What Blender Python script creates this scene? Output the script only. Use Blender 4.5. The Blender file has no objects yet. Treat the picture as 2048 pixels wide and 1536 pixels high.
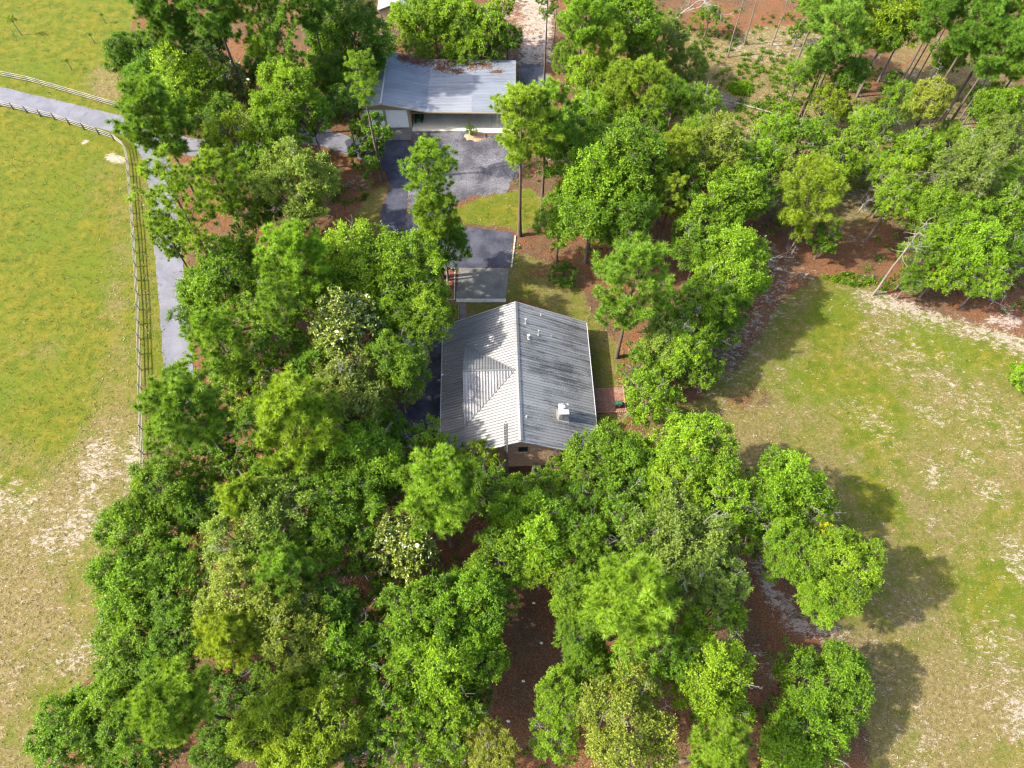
import bpy, math, random
import numpy as np
from mathutils import Vector, Matrix

# ------------------------------------------------------------------ camera, world, sun
S = bpy.context.scene
COL = S.collection
CAM_H = 69.0
FOC = 1422.0
cam_d = bpy.data.cameras.new('camera')
cam = bpy.data.objects.new('camera', cam_d)
COL.objects.link(cam)
cam.location = (0, 0, CAM_H)
cam.rotation_euler = (math.radians(30), 0, 0)
cam_d.sensor_width = 36
cam_d.lens = 36 * FOC / 2048
cam_d.clip_end = 3000
S.camera = cam

SUN_EL, SUN_DIR = math.radians(42), Vector((1.0, 0.13))      # light travels east, a little north
W = bpy.data.worlds.new('World')
S.world = W
W.use_nodes = True
nt = W.node_tree
sky = nt.nodes.new('ShaderNodeTexSky')
sky.sky_type = 'NISHITA'
sky.sun_disc = False
sky.sun_elevation = SUN_EL
sky.sun_rotation = math.radians(263)
sky.dust_density = 3.0
sky.ozone_density = 0.5
nt.links.new(sky.outputs[0], nt.nodes['Background'].inputs[0])
nt.nodes['Background'].inputs[1].default_value = 0.15
sun_d = bpy.data.lights.new('sun', 'SUN')
sun_d.energy = 3.35
sun_d.angle = math.radians(0.9)
sun_d.color = (1.0, 0.94, 0.83)
sun = bpy.data.objects.new('sun', sun_d)
COL.objects.link(sun)
d2 = SUN_DIR.normalized() * math.cos(SUN_EL)
sun.rotation_euler = Vector((d2.x, d2.y, -math.sin(SUN_EL))).to_track_quat('-Z', 'Y').to_euler()
S.view_settings.view_transform = 'Standard'
S.view_settings.look = 'None'
S.view_settings.gamma = 1
S.view_settings.exposure = 2.15
S.cycles.max_bounces = 6
S.cycles.diffuse_bounces = 3
S.cycles.transmission_bounces = 3
S.cycles.filter_width = 1.25
S.cycles.use_denoising = True
S.cycles.caustics_reflective = False
S.cycles.caustics_refractive = False

rng = np.random.default_rng(11)
random.seed(5)


def ground_at(px, py, h=0.0):
    """Survey helper: the place on the plane z = h that the photograph shows at (px, py)."""
    u = (px - 1024) / FOC
    v = (py - 768) / FOC
    t = (CAM_H - h) / (0.8660254 + 0.5 * v)
    return u * t, (0.5 - 0.8660254 * v) * t


def gp(pts, h=0.0):
    return [ground_at(x, y, h) for x, y in pts]


# ------------------------------------------------------------------ helpers
def tag(o, label=None, cat=None, group=None, kind=None):
    if label: o['label'] = label
    if cat: o['category'] = cat
    if group: o['group'] = group
    if kind: o['kind'] = kind
    return o


def empty(name, loc=(0, 0, 0), rz=0.0):
    o = bpy.data.objects.new(name, None)
    COL.objects.link(o)
    o.location = loc
    o.rotation_euler = (0, 0, rz)
    o.empty_display_size = 0.3
    return o


def np_mesh(name, V, F, mat=None, tone=None, smooth=False):
    """V (n,3), F (m,k) with one k."""
    me = bpy.data.meshes.new(name)
    V = np.ascontiguousarray(V, dtype=np.float32)
    F = np.ascontiguousarray(F, dtype=np.int32)
    m, k = F.shape
    me.vertices.add(len(V))
    me.vertices.foreach_set('co', V.ravel())
    me.loops.add(m * k)
    me.loops.foreach_set('vertex_index', F.ravel())
    me.polygons.add(m)
    me.polygons.foreach_set('loop_start', np.arange(0, m * k, k, dtype=np.int32))
    if smooth:
        me.polygons.foreach_set('use_smooth', np.ones(m, dtype=bool))
    if tone is not None:
        a = me.attributes.new('tone', 'FLOAT', 'POINT')
        a.data.foreach_set('value', np.ascontiguousarray(tone, dtype=np.float32))
    me.update(calc_edges=True)
    if mat: me.materials.append(mat)
    return me


class MB:
    """Collects solids; build() links them as one mesh object."""
    def __init__(s): s.v, s.f = [], []

    def poly(s, pts, faces):
        b = len(s.v)
        s.v += [tuple(p) for p in pts]
        s.f += [tuple(b + i for i in f) for f in faces]
        return s

    def box(s, x0, x1, y0, y1, z0, z1, rz=0, c=(0, 0), M=None):
        P = [(x0, y0, z0), (x1, y0, z0), (x1, y1, z0), (x0, y1, z0), (x0, y0, z1), (x1, y0, z1), (x1, y1, z1), (x0, y1, z1)]
        if rz:
            ca, sa = math.cos(rz), math.sin(rz)
            P = [(c[0] + (x - c[0]) * ca - (y - c[1]) * sa, c[1] + (x - c[0]) * sa + (y - c[1]) * ca, z) for x, y, z in P]
        if M is not None: P = [tuple(M @ Vector(p)) for p in P]
        return s.poly(P, [(0, 3, 2, 1), (4, 5, 6, 7), (0, 1, 5, 4), (1, 2, 6, 5), (2, 3, 7, 6), (3, 0, 4, 7)])

    def tube(s, p0, p1, r0, r1=None, n=6, cap=True):
        r1 = r0 if r1 is None else r1
        a, b = Vector(p0), Vector(p1)
        d = (b - a).normalized()
        u = d.orthogonal().normalized(); w = d.cross(u)
        P = []
        for q, r in ((a, r0), (b, r1)):
            for i in range(n):
                t = 2 * math.pi * i / n
                P.append(q + u * math.cos(t) * r + w * math.sin(t) * r)
        F = [(i, (i + 1) % n, n + (i + 1) % n, n + i) for i in range(n)]
        if cap: F += [tuple(range(n - 1, -1, -1)), tuple(range(n, 2 * n))]
        return s.poly(P, F)

    def build(s, name, mat, parent=None, smooth=False, loc=None):
        me = bpy.data.meshes.new(name)
        me.from_pydata(s.v, [], s.f)
        me.update()
        if smooth:
            for p in me.polygons: p.use_smooth = True
        if mat: me.materials.append(mat)
        o = bpy.data.objects.new(name, me)
        COL.objects.link(o)
        if parent: o.parent = parent
        if loc: o.location = loc
        return o


def link(name, me, parent=None, loc=(0, 0, 0), scale=None, rot=None):
    o = bpy.data.objects.new(name, me)
    COL.objects.link(o)
    if parent: o.parent = parent
    o.location = loc
    if scale is not None: o.scale = scale
    if rot is not None: o.rotation_euler = rot
    return o


# ------------------------------------------------------------------ materials
def mat_new(name):
    m = bpy.data.materials.new(name)
    m.use_nodes = True
    n = m.node_tree.nodes
    return m, n, m.node_tree.links, n['Principled BSDF']


def N(n, t, **kw):
    o = n.new(t)
    for k, v in kw.items():
        if k == 'ins':
            for kk, vv in v.items(): o.inputs[kk].default_value = vv
        else: setattr(o, k, v)
    return o


def noise(n, l, scale, detail=4, rough=0.6, vec=None, dist=0.0):
    o = N(n, 'ShaderNodeTexNoise', ins={'Scale': scale, 'Detail': detail, 'Roughness': rough, 'Distortion': dist})
    if vec is not None: l.new(vec, o.inputs['Vector'])
    return o.outputs['Fac']


def math_n(n, l, op, a, b=None, c=None, clamp=False):
    o = N(n, 'ShaderNodeMath', operation=op, use_clamp=clamp)
    for i, x in enumerate((a, b, c)):
        if x is None: continue
        if isinstance(x, (int, float)): o.inputs[i].default_value = x
        else: l.new(x, o.inputs[i])
    return o.outputs[0]


def mrange(n, l, x, a, b, c=0.0, d=1.0, smooth=True):
    o = N(n, 'ShaderNodeMapRange', interpolation_type='SMOOTHSTEP' if smooth else 'LINEAR', ins={1: a, 2: b, 3: c, 4: d})
    l.new(x, o.inputs[0])
    return o.outputs[0]


def mixc(n, l, fac, a, b, blend='MIX'):
    o = N(n, 'ShaderNodeMix', data_type='RGBA', blend_type=blend)
    for i, x in ((0, fac), (6, a), (7, b)):
        if isinstance(x, (int, float)): o.inputs[i].default_value = x
        elif isinstance(x, tuple): o.inputs[i].default_value = (*x, 1)
        else: l.new(x, o.inputs[i])
    return o.outputs[2]


def grey(n, l, x):
    o = N(n, 'ShaderNodeCombineColor')
    for i in range(3): l.new(x, o.inputs[i])
    return o.outputs[0]


def plain(name, col, rough=0.7, metal=0.0, var=0.12, scale=3.0, bump=0.0, spec=0.3):
    m, n, l, b = mat_new(name)
    co = N(n, 'ShaderNodeTexCoord').outputs['Object']
    f = noise(n, l, scale, 5, 0.65, co)
    k = mrange(n, l, f, 0.25, 0.75, 1 - var, 1 + var, False)
    l.new(mixc(n, l, 1.0, col, grey(n, l, k), 'MULTIPLY'), b.inputs['Base Color'])
    b.inputs['Roughness'].default_value = rough
    b.inputs['Metallic'].default_value = metal
    b.inputs['Specular IOR Level'].default_value = spec
    if bump:
        bn = N(n, 'ShaderNodeBump', ins={'Strength': bump, 'Distance': 0.05})
        l.new(f, bn.inputs['Height']); l.new(bn.outputs[0], b.inputs['Normal'])
    return m


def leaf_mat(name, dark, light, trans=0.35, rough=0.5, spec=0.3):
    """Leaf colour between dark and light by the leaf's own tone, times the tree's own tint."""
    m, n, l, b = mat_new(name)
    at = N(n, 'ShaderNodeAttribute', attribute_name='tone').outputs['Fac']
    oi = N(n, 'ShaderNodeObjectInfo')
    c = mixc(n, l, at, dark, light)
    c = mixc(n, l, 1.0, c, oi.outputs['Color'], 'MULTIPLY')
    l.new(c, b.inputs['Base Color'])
    b.inputs['Roughness'].default_value = rough
    b.inputs['Specular IOR Level'].default_value = spec
    tr = N(n, 'ShaderNodeBsdfTranslucent')
    c2 = mixc(n, l, 1.0, c, (1.25, 1.15, 0.55), 'MULTIPLY')
    l.new(c2, tr.inputs['Color'])
    mx = N(n, 'ShaderNodeMixShader', ins={0: trans})
    l.new(b.outputs[0], mx.inputs[1]); l.new(tr.outputs[0], mx.inputs[2])
    l.new(mx.outputs[0], n['Material Output'].inputs['Surface'])
    return m


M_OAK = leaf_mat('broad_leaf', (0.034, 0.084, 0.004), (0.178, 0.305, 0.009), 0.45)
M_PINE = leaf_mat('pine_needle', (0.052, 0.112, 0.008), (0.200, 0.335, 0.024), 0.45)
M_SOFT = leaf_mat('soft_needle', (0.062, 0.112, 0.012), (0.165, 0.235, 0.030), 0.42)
M_MAG = leaf_mat('magnolia_leaf', (0.03, 0.07, 0.007), (0.24, 0.29, 0.028), 0.25, 0.3, 0.55)
M_PETAL = plain('magnolia_petal', (0.8, 0.76, 0.68), 0.6)
M_BARK = plain('pine_bark', (0.085, 0.06, 0.046), 0.9, var=0.35, scale=5, bump=0.6)
M_BARKG = plain('grey_bark', (0.10, 0.088, 0.072), 0.9, var=0.3, scale=5, bump=0.5)
M_DEAD = plain('dead_wood', (0.20, 0.183, 0.162), 0.9, var=0.25, scale=4)
M_LITTER = leaf_mat('dry_litter', (0.05, 0.022, 0.011), (0.20, 0.092, 0.04), 0.0, 0.9, 0.1)


def ground_mat():
    m, n, l, b = mat_new('ground_cover')
    co = N(n, 'ShaderNodeTexCoord').outputs['Object']
    A = lambda nm: N(n, 'ShaderNodeAttribute', attribute_name=nm).outputs['Fac']
    gr, dry, sand = A('grass'), A('dry'), A('sand')
    nbig = noise(n, l, 0.11, 5, 0.6, co)
    nmid = noise(n, l, 0.7, 6, 0.65, co)
    nfin = noise(n, l, 2.6, 5, 0.7, co)
    # short crossing blades: stretched noises
    mp = N(n, 'ShaderNodeMapping', ins={'Rotation': (0, 0, 0.9), 'Scale': (1.0, 2.6, 1)}); l.new(co, mp.inputs[0])
    g1 = noise(n, l, 4.2, 4, 0.75, mp.outputs[0])
    mp2 = N(n, 'ShaderNodeMapping', ins={'Rotation': (0, 0, -0.5), 'Scale': (2.4, 1.0, 1)}); l.new(co, mp2.inputs[0])
    g2 = noise(n, l, 6.5, 3, 0.75, mp2.outputs[0])
    grain = math_n(n, l, 'ADD', math_n(n, l, 'MULTIPLY', g1, 0.6), math_n(n, l, 'MULTIPLY', g2, 0.4))
    # grass
    green = mixc(n, l, mrange(n, l, nmid, 0.3, 0.7), (0.050, 0.072, 0.005), (0.116, 0.104, 0.010))
    green = mixc(n, l, mrange(n, l, nbig, 0.45, 0.7), green, (0.066, 0.090, 0.006))
    dryc = mixc(n, l, mrange(n, l, nfin, 0.3, 0.7), (0.078, 0.060, 0.019), (0.155, 0.120, 0.052))
    df = math_n(n, l, 'ADD', dry, math_n(n, l, 'MULTIPLY', math_n(n, l, 'SUBTRACT', noise(n, l, 0.22, 4, 0.6, co), 0.5), 1.1))
    df = math_n(n, l, 'ADD', df, math_n(n, l, 'MULTIPLY', math_n(n, l, 'SUBTRACT', nmid, 0.5), 0.9))
    df = math_n(n, l, 'ADD', df, math_n(n, l, 'MULTIPLY', math_n(n, l, 'SUBTRACT', grain, 0.5), 1.0))
    grass = mixc(n, l, mrange(n, l, df, 0.2, 0.85), green, dryc)
    # pine straw floor
    straw = mixc(n, l, mrange(n, l, grain, 0.3, 0.7), (0.046, 0.020, 0.011), (0.195, 0.088, 0.038))
    straw = mixc(n, l, mrange(n, l, nbig, 0.40, 0.62), straw, mixc(n, l, mrange(n, l, grain, 0.3, 0.7), (0.034, 0.020, 0.012), (0.115, 0.072, 0.040)))
    straw = mixc(n, l, mrange(n, l, nmid, 0.48, 0.70), straw, (0.088, 0.064, 0.036))
    gf = math_n(n, l, 'ADD', gr, math_n(n, l, 'MULTIPLY', math_n(n, l, 'SUBTRACT', nmid, 0.5), 0.9))
    gf = math_n(n, l, 'ADD', gf, math_n(n, l, 'MULTIPLY', math_n(n, l, 'SUBTRACT', grain, 0.5), 0.7))
    base = mixc(n, l, mrange(n, l, gf, 0.38, 0.62), straw, grass)
    # bare sand showing through in flecks
    mp3 = N(n, 'ShaderNodeMapping', ins={'Rotation': (0, 0, 0.7), 'Scale': (1.0, 2.0, 1)}); l.new(co, mp3.inputs[0])
    fleck = noise(n, l, 1.3, 5, 0.72, mp3.outputs[0], 0.4)
    sf = math_n(n, l, 'ADD', sand, math_n(n, l, 'MULTIPLY', math_n(n, l, 'SUBTRACT', nmid, 0.5), 0.5))
    sf = math_n(n, l, 'ADD', sf, math_n(n, l, 'MULTIPLY', math_n(n, l, 'SUBTRACT', fleck, 0.5), 1.3))
    sf = math_n(n, l, 'ADD', sf, math_n(n, l, 'MULTIPLY', math_n(n, l, 'SUBTRACT', grain, 0.5), 0.9))
    sandc = mixc(n, l, nfin, (0.18, 0.148, 0.115), (0.32, 0.272, 0.225))
    base = mixc(n, l, mrange(n, l, sf, 0.40, 0.62, 0.0, 0.92), base, sandc)
    k = mrange(n, l, grain, 0.28, 0.72, 0.5, 1.5, False)
    base = mixc(n, l, 1.0, base, grey(n, l, k), 'MULTIPLY')
    l.new(base, b.inputs['Base Color'])
    b.inputs['Roughness'].default_value = 0.95
    b.inputs['Specular IOR Level'].default_value = 0.1
    bn = N(n, 'ShaderNodeBump', ins={'Strength': 0.9, 'Distance': 0.16})
    l.new(grain, bn.inputs['Height']); l.new(bn.outputs[0], b.inputs['Normal'])
    return m


def pave_mat(name, c0, c1, stain=(0.5, 0.5, 0.5), grain=0.25, sc=0.5, gs=9.0):
    m, n, l, b = mat_new(name)
    co = N(n, 'ShaderNodeTexCoord').outputs['Object']
    f = noise(n, l, sc, 6, 0.62, co)
    g = noise(n, l, gs, 4, 0.8, co)
    c = mixc(n, l, mrange(n, l, f, 0.32, 0.68), c0, c1)
    s = noise(n, l, sc * 2.3, 5, 0.7, co, 0.6)
    c = mixc(n, l, mrange(n, l, s, 0.58, 0.72, 0, 0.6), c, tuple(a * b_ for a, b_ in zip(c0, stain)))
    k = mrange(n, l, g, 0.25, 0.75, 1 - grain, 1 + grain, False)
    l.new(mixc(n, l, 1.0, c, grey(n, l, k), 'MULTIPLY'), b.inputs['Base Color'])
    b.inputs['Roughness'].default_value = 0.9
    b.inputs['Specular IOR Level'].default_value = 0.2
    bn = N(n, 'ShaderNodeBump', ins={'Strength': 0.4, 'Distance': 0.03})
    l.new(g, bn.inputs['Height']); l.new(bn.outputs[0], b.inputs['Normal'])
    return m


M_GROUND = ground_mat()
M_LANE = pave_mat('worn_asphalt', (0.085, 0.085, 0.10), (0.115, 0.115, 0.132), (0.72, 0.72, 0.76), 0.2, 0.5, 6.0)
M_ASPH = pave_mat('dark_asphalt', (0.022, 0.023, 0.034), (0.050, 0.051, 0.066), (0.5, 0.5, 0.55), 0.35, 0.5, 6.0)
M_GRAVEL = pave_mat('grey_gravel', (0.032, 0.031, 0.038), (0.098, 0.094, 0.102), (0.5, 0.5, 0.5), 0.85, 0.3, 4.0)
M_CONC = pave_mat('old_concrete', (0.08, 0.077, 0.068), (0.125, 0.12, 0.108), (0.6, 0.6, 0.55), 0.2)
M_SLAB = pave_mat('pale_concrete', (0.40, 0.36, 0.28), (0.48, 0.44, 0.355), (0.55, 0.52, 0.45), 0.1)
M_KERB = plain('kerb_concrete', (0.30, 0.28, 0.24), 0.9)


def roof_mat(name, base, streak, amount, axis=0, period=0.0):
    """Weathered sheet metal: dirt drawn out along the fall (local axis), tone differs sheet by sheet."""
    m, n, l, b = mat_new(name)
    co = N(n, 'ShaderNodeTexCoord').outputs['Object']
    oi = N(n, 'ShaderNodeObjectInfo')
    ge = N(n, 'ShaderNodeNewGeometry').outputs['Position']
    sc = (0.12, 2.4, 0.12) if axis == 0 else (2.4, 0.12, 0.12)
    mp = N(n, 'ShaderNodeMapping', ins={'Scale': sc}); l.new(ge, mp.inputs[0])
    s1 = noise(n, l, 1.3, 5, 0.7, mp.outputs[0])
    s2 = noise(n, l, 0.22, 4, 0.6, ge)
    s3 = noise(n, l, 7.0, 4, 0.75, ge)
    d = math_n(n, l, 'ADD', math_n(n, l, 'MULTIPLY', s1, 0.65), math_n(n, l, 'MULTIPLY', s2, 0.5))
    d = math_n(n, l, 'ADD', d, math_n(n, l, 'MULTIPLY', math_n(n, l, 'SUBTRACT', s3, 0.5), 0.45))
    d = mrange(n, l, d, 0.50, 0.76, 0.0, amount)
    k = mrange(n, l, oi.outputs['Random'], 0, 1, 0.9, 1.08, False)
    c = mixc(n, l, 1.0, base, grey(n, l, k), 'MULTIPLY')
    c = mixc(n, l, d, c, streak)
    if period:
        y = N(n, 'ShaderNodeSeparateXYZ'); l.new(co, y.inputs[0])
        w = math_n(n, l, 'FRACT', math_n(n, l, 'DIVIDE', y.outputs[1], period))
        w = mrange(n, l, math_n(n, l, 'ABSOLUTE', math_n(n, l, 'SUBTRACT', w, 0.66)), 0.03, 0.20, 0.45, 0.0)
        c = mixc(n, l, w, c, streak)
    l.new(c, b.inputs['Base Color'])
    b.inputs['Metallic'].default_value = 0.25
    b.inputs['Roughness'].default_value = 0.5
    b.inputs['Specular IOR Level'].default_value = 0.4
    return m


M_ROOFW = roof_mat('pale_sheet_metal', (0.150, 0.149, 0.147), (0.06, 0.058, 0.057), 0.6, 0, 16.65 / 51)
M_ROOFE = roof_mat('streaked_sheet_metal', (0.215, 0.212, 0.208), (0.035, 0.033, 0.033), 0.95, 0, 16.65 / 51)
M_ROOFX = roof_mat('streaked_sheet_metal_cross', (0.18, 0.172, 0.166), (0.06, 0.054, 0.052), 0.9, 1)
M_ROOFG = roof_mat('bluish_sheet_metal', (0.15, 0.165, 0.19), (0.075, 0.082, 0.10), 0.6, 0, 11.25 / 36)
M_ROOFG2 = roof_mat('silvery_sheet_metal', (0.18, 0.188, 0.208), (0.075, 0.08, 0.095), 0.6, 0, 11.25 / 36)
M_TRIM = plain('white_trim_metal', (0.30, 0.295, 0.285), 0.5, 0.2)
M_FLASH = plain('dark_flashing', (0.10, 0.10, 0.10), 0.6)
M_PIPE = plain('grey_vent_pipe', (0.35, 0.35, 0.34), 0.5, 0.4)
M_TAN = plain('tan_siding', (0.30, 0.245, 0.165), 0.7, var=0.08)
M_DOORW = plain('white_roll_door', (0.66, 0.67, 0.68), 0.5, var=0.06)
M_WOOD = plain('brown_wood', (0.12, 0.08, 0.05), 0.85)
M_FENCE = plain('bleached_fence_board', (0.20, 0.185, 0.16), 0.9, var=0.3, scale=2)
M_POST = plain('dark_fence_post', (0.13, 0.11, 0.09), 0.9, var=0.3)
M_GLASS = plain('dark_glass', (0.02, 0.025, 0.03), 0.08, spec=0.6)
M_BLACK = plain('black_plastic', (0.02, 0.02, 0.022), 0.45)
M_GREENP = plain('green_paint', (0.02, 0.07, 0.035), 0.4)
M_TYRE = plain('tyre_rubber', (0.018, 0.018, 0.018), 0.9)
M_YEL = plain('yellow_seat', (0.45, 0.33, 0.03), 0.6)
M_STEEL = plain('galvanised_steel', (0.16, 0.16, 0.165), 0.45, 0.6)
M_MORTAR = plain('mortar', (0.30, 0.26, 0.21), 0.95)
M_ACBOX = plain('beige_metal', (0.20, 0.195, 0.175), 0.5)


def brick_mat(name, a, b_):
    m, n, l, b = mat_new(name)
    at = N(n, 'ShaderNodeAttribute', attribute_name='tone').outputs['Fac']
    ge = N(n, 'ShaderNodeTexCoord').outputs['Object']
    f = noise(n, l, 9, 4, 0.7, ge)
    c = mixc(n, l, at, a, b_)
    c = mixc(n, l, 1.0, c, grey(n, l, mrange(n, l, f, 0.3, 0.7, 0.8, 1.2, False)), 'MULTIPLY')
    l.new(c, b.inputs['Base Color'])
    b.inputs['Roughness'].default_value = 0.9
    return m


M_BRICK = brick_mat('brown_brick', (0.29, 0.17, 0.115), (0.50, 0.335, 0.235))
M_PAVER = brick_mat('red_paver', (0.14, 0.058, 0.038), (0.26, 0.12, 0.08))


def boxes_mesh(name, B, mat, tone):
    """B (n,6): x0,x1,y0,y1,z0,z1 -> one mesh, tone per box."""
    B = np.asarray(B, dtype=np.float32)
    n = len(B)
    ix = np.array([[0, 2, 4], [1, 2, 4], [1, 3, 4], [0, 3, 4], [0, 2, 5], [1, 2, 5], [1, 3, 5], [0, 3, 5]])
    V = B[:, ix].reshape(-1, 3)
    f = np.array([(0, 3, 2, 1), (4, 5, 6, 7), (0, 1, 5, 4), (1, 2, 6, 5), (2, 3, 7, 6), (3, 0, 4, 7)])
    F = (np.arange(n)[:, None, None] * 8 + f[None]).reshape(-1, 4)
    return np_mesh(name, V, F, mat, np.repeat(tone, 8))


# ------------------------------------------------------------------ ground
def poly_dist(P, poly):
    """signed distance of points P (n,2) to a polygon, positive inside."""
    poly = np.asarray(poly, dtype=np.float64)
    q = np.roll(poly, -1, 0)
    inside = np.zeros(len(P), bool)
    dmin = np.full(len(P), 1e9)
    for (ax, ay), (bx, by) in zip(poly, q):
        c = ((ay > P[:, 1]) != (by > P[:, 1]))
        with np.errstate(divide='ignore', invalid='ignore'):
            xi = (bx - ax) * (P[:, 1] - ay) / (by - ay + 1e-12) + ax
        inside ^= c & (P[:, 0] < xi)
        ex, ey = bx - ax, by - ay
        t = np.clip(((P[:, 0] - ax) * ex + (P[:, 1] - ay) * ey) / (ex * ex + ey * ey + 1e-9), 0, 1)
        dmin = np.minimum(dmin, np.hypot(P[:, 0] - ax - t * ex, P[:, 1] - ay - t * ey))
    return np.where(inside, dmin, -dmin)


def sstep(x, a, b):
    t = np.clip((x - a) / (b - a), 0, 1)
    return t * t * (3 - 2 * t)


def ell(cx, cy, rx, ry, rot=0):
    c, s = math.cos(math.radians(rot)), math.sin(math.radians(rot))
    return [(cx + rx * math.cos(t) * c - ry * math.sin(t) * s, cy + rx * math.cos(t) * s + ry * math.sin(t) * c)
            for t in np.linspace(0, 2 * math.pi, 14, endpoint=False)]


gx = np.concatenate([[-1500, -700, -350, -200, -150], np.arange(-112, 112.1, 0.55), [150, 200, 350, 700, 1500]])
gy = np.concatenate([[-1500, -500, -150, -50, -25], np.arange(-10, 135, 0.55), [150, 170, 220, 350, 700, 1500]])
GX, GY = np.meshgrid(gx, gy)
GP = np.stack([GX.ravel(), GY.ravel()], 1)
att = {'grass': np.full(len(GP), 0.12), 'dry': np.full(len(GP), 0.55), 'sand': np.full(len(GP), 0.08)}


def paint(a, val, pts, soft):
    pw = gp(pts)
    lo = np.min(pw, 0) - soft * 2; hi = np.max(pw, 0) + soft * 2
    sel = np.where(np.all((GP > lo) & (GP < hi), 1))[0]
    if not len(sel): return
    w = sstep(poly_dist(GP[sel], pw), -soft, soft)
    att[a][sel] = att[a][sel] * (1 - w) + val * w


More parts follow.
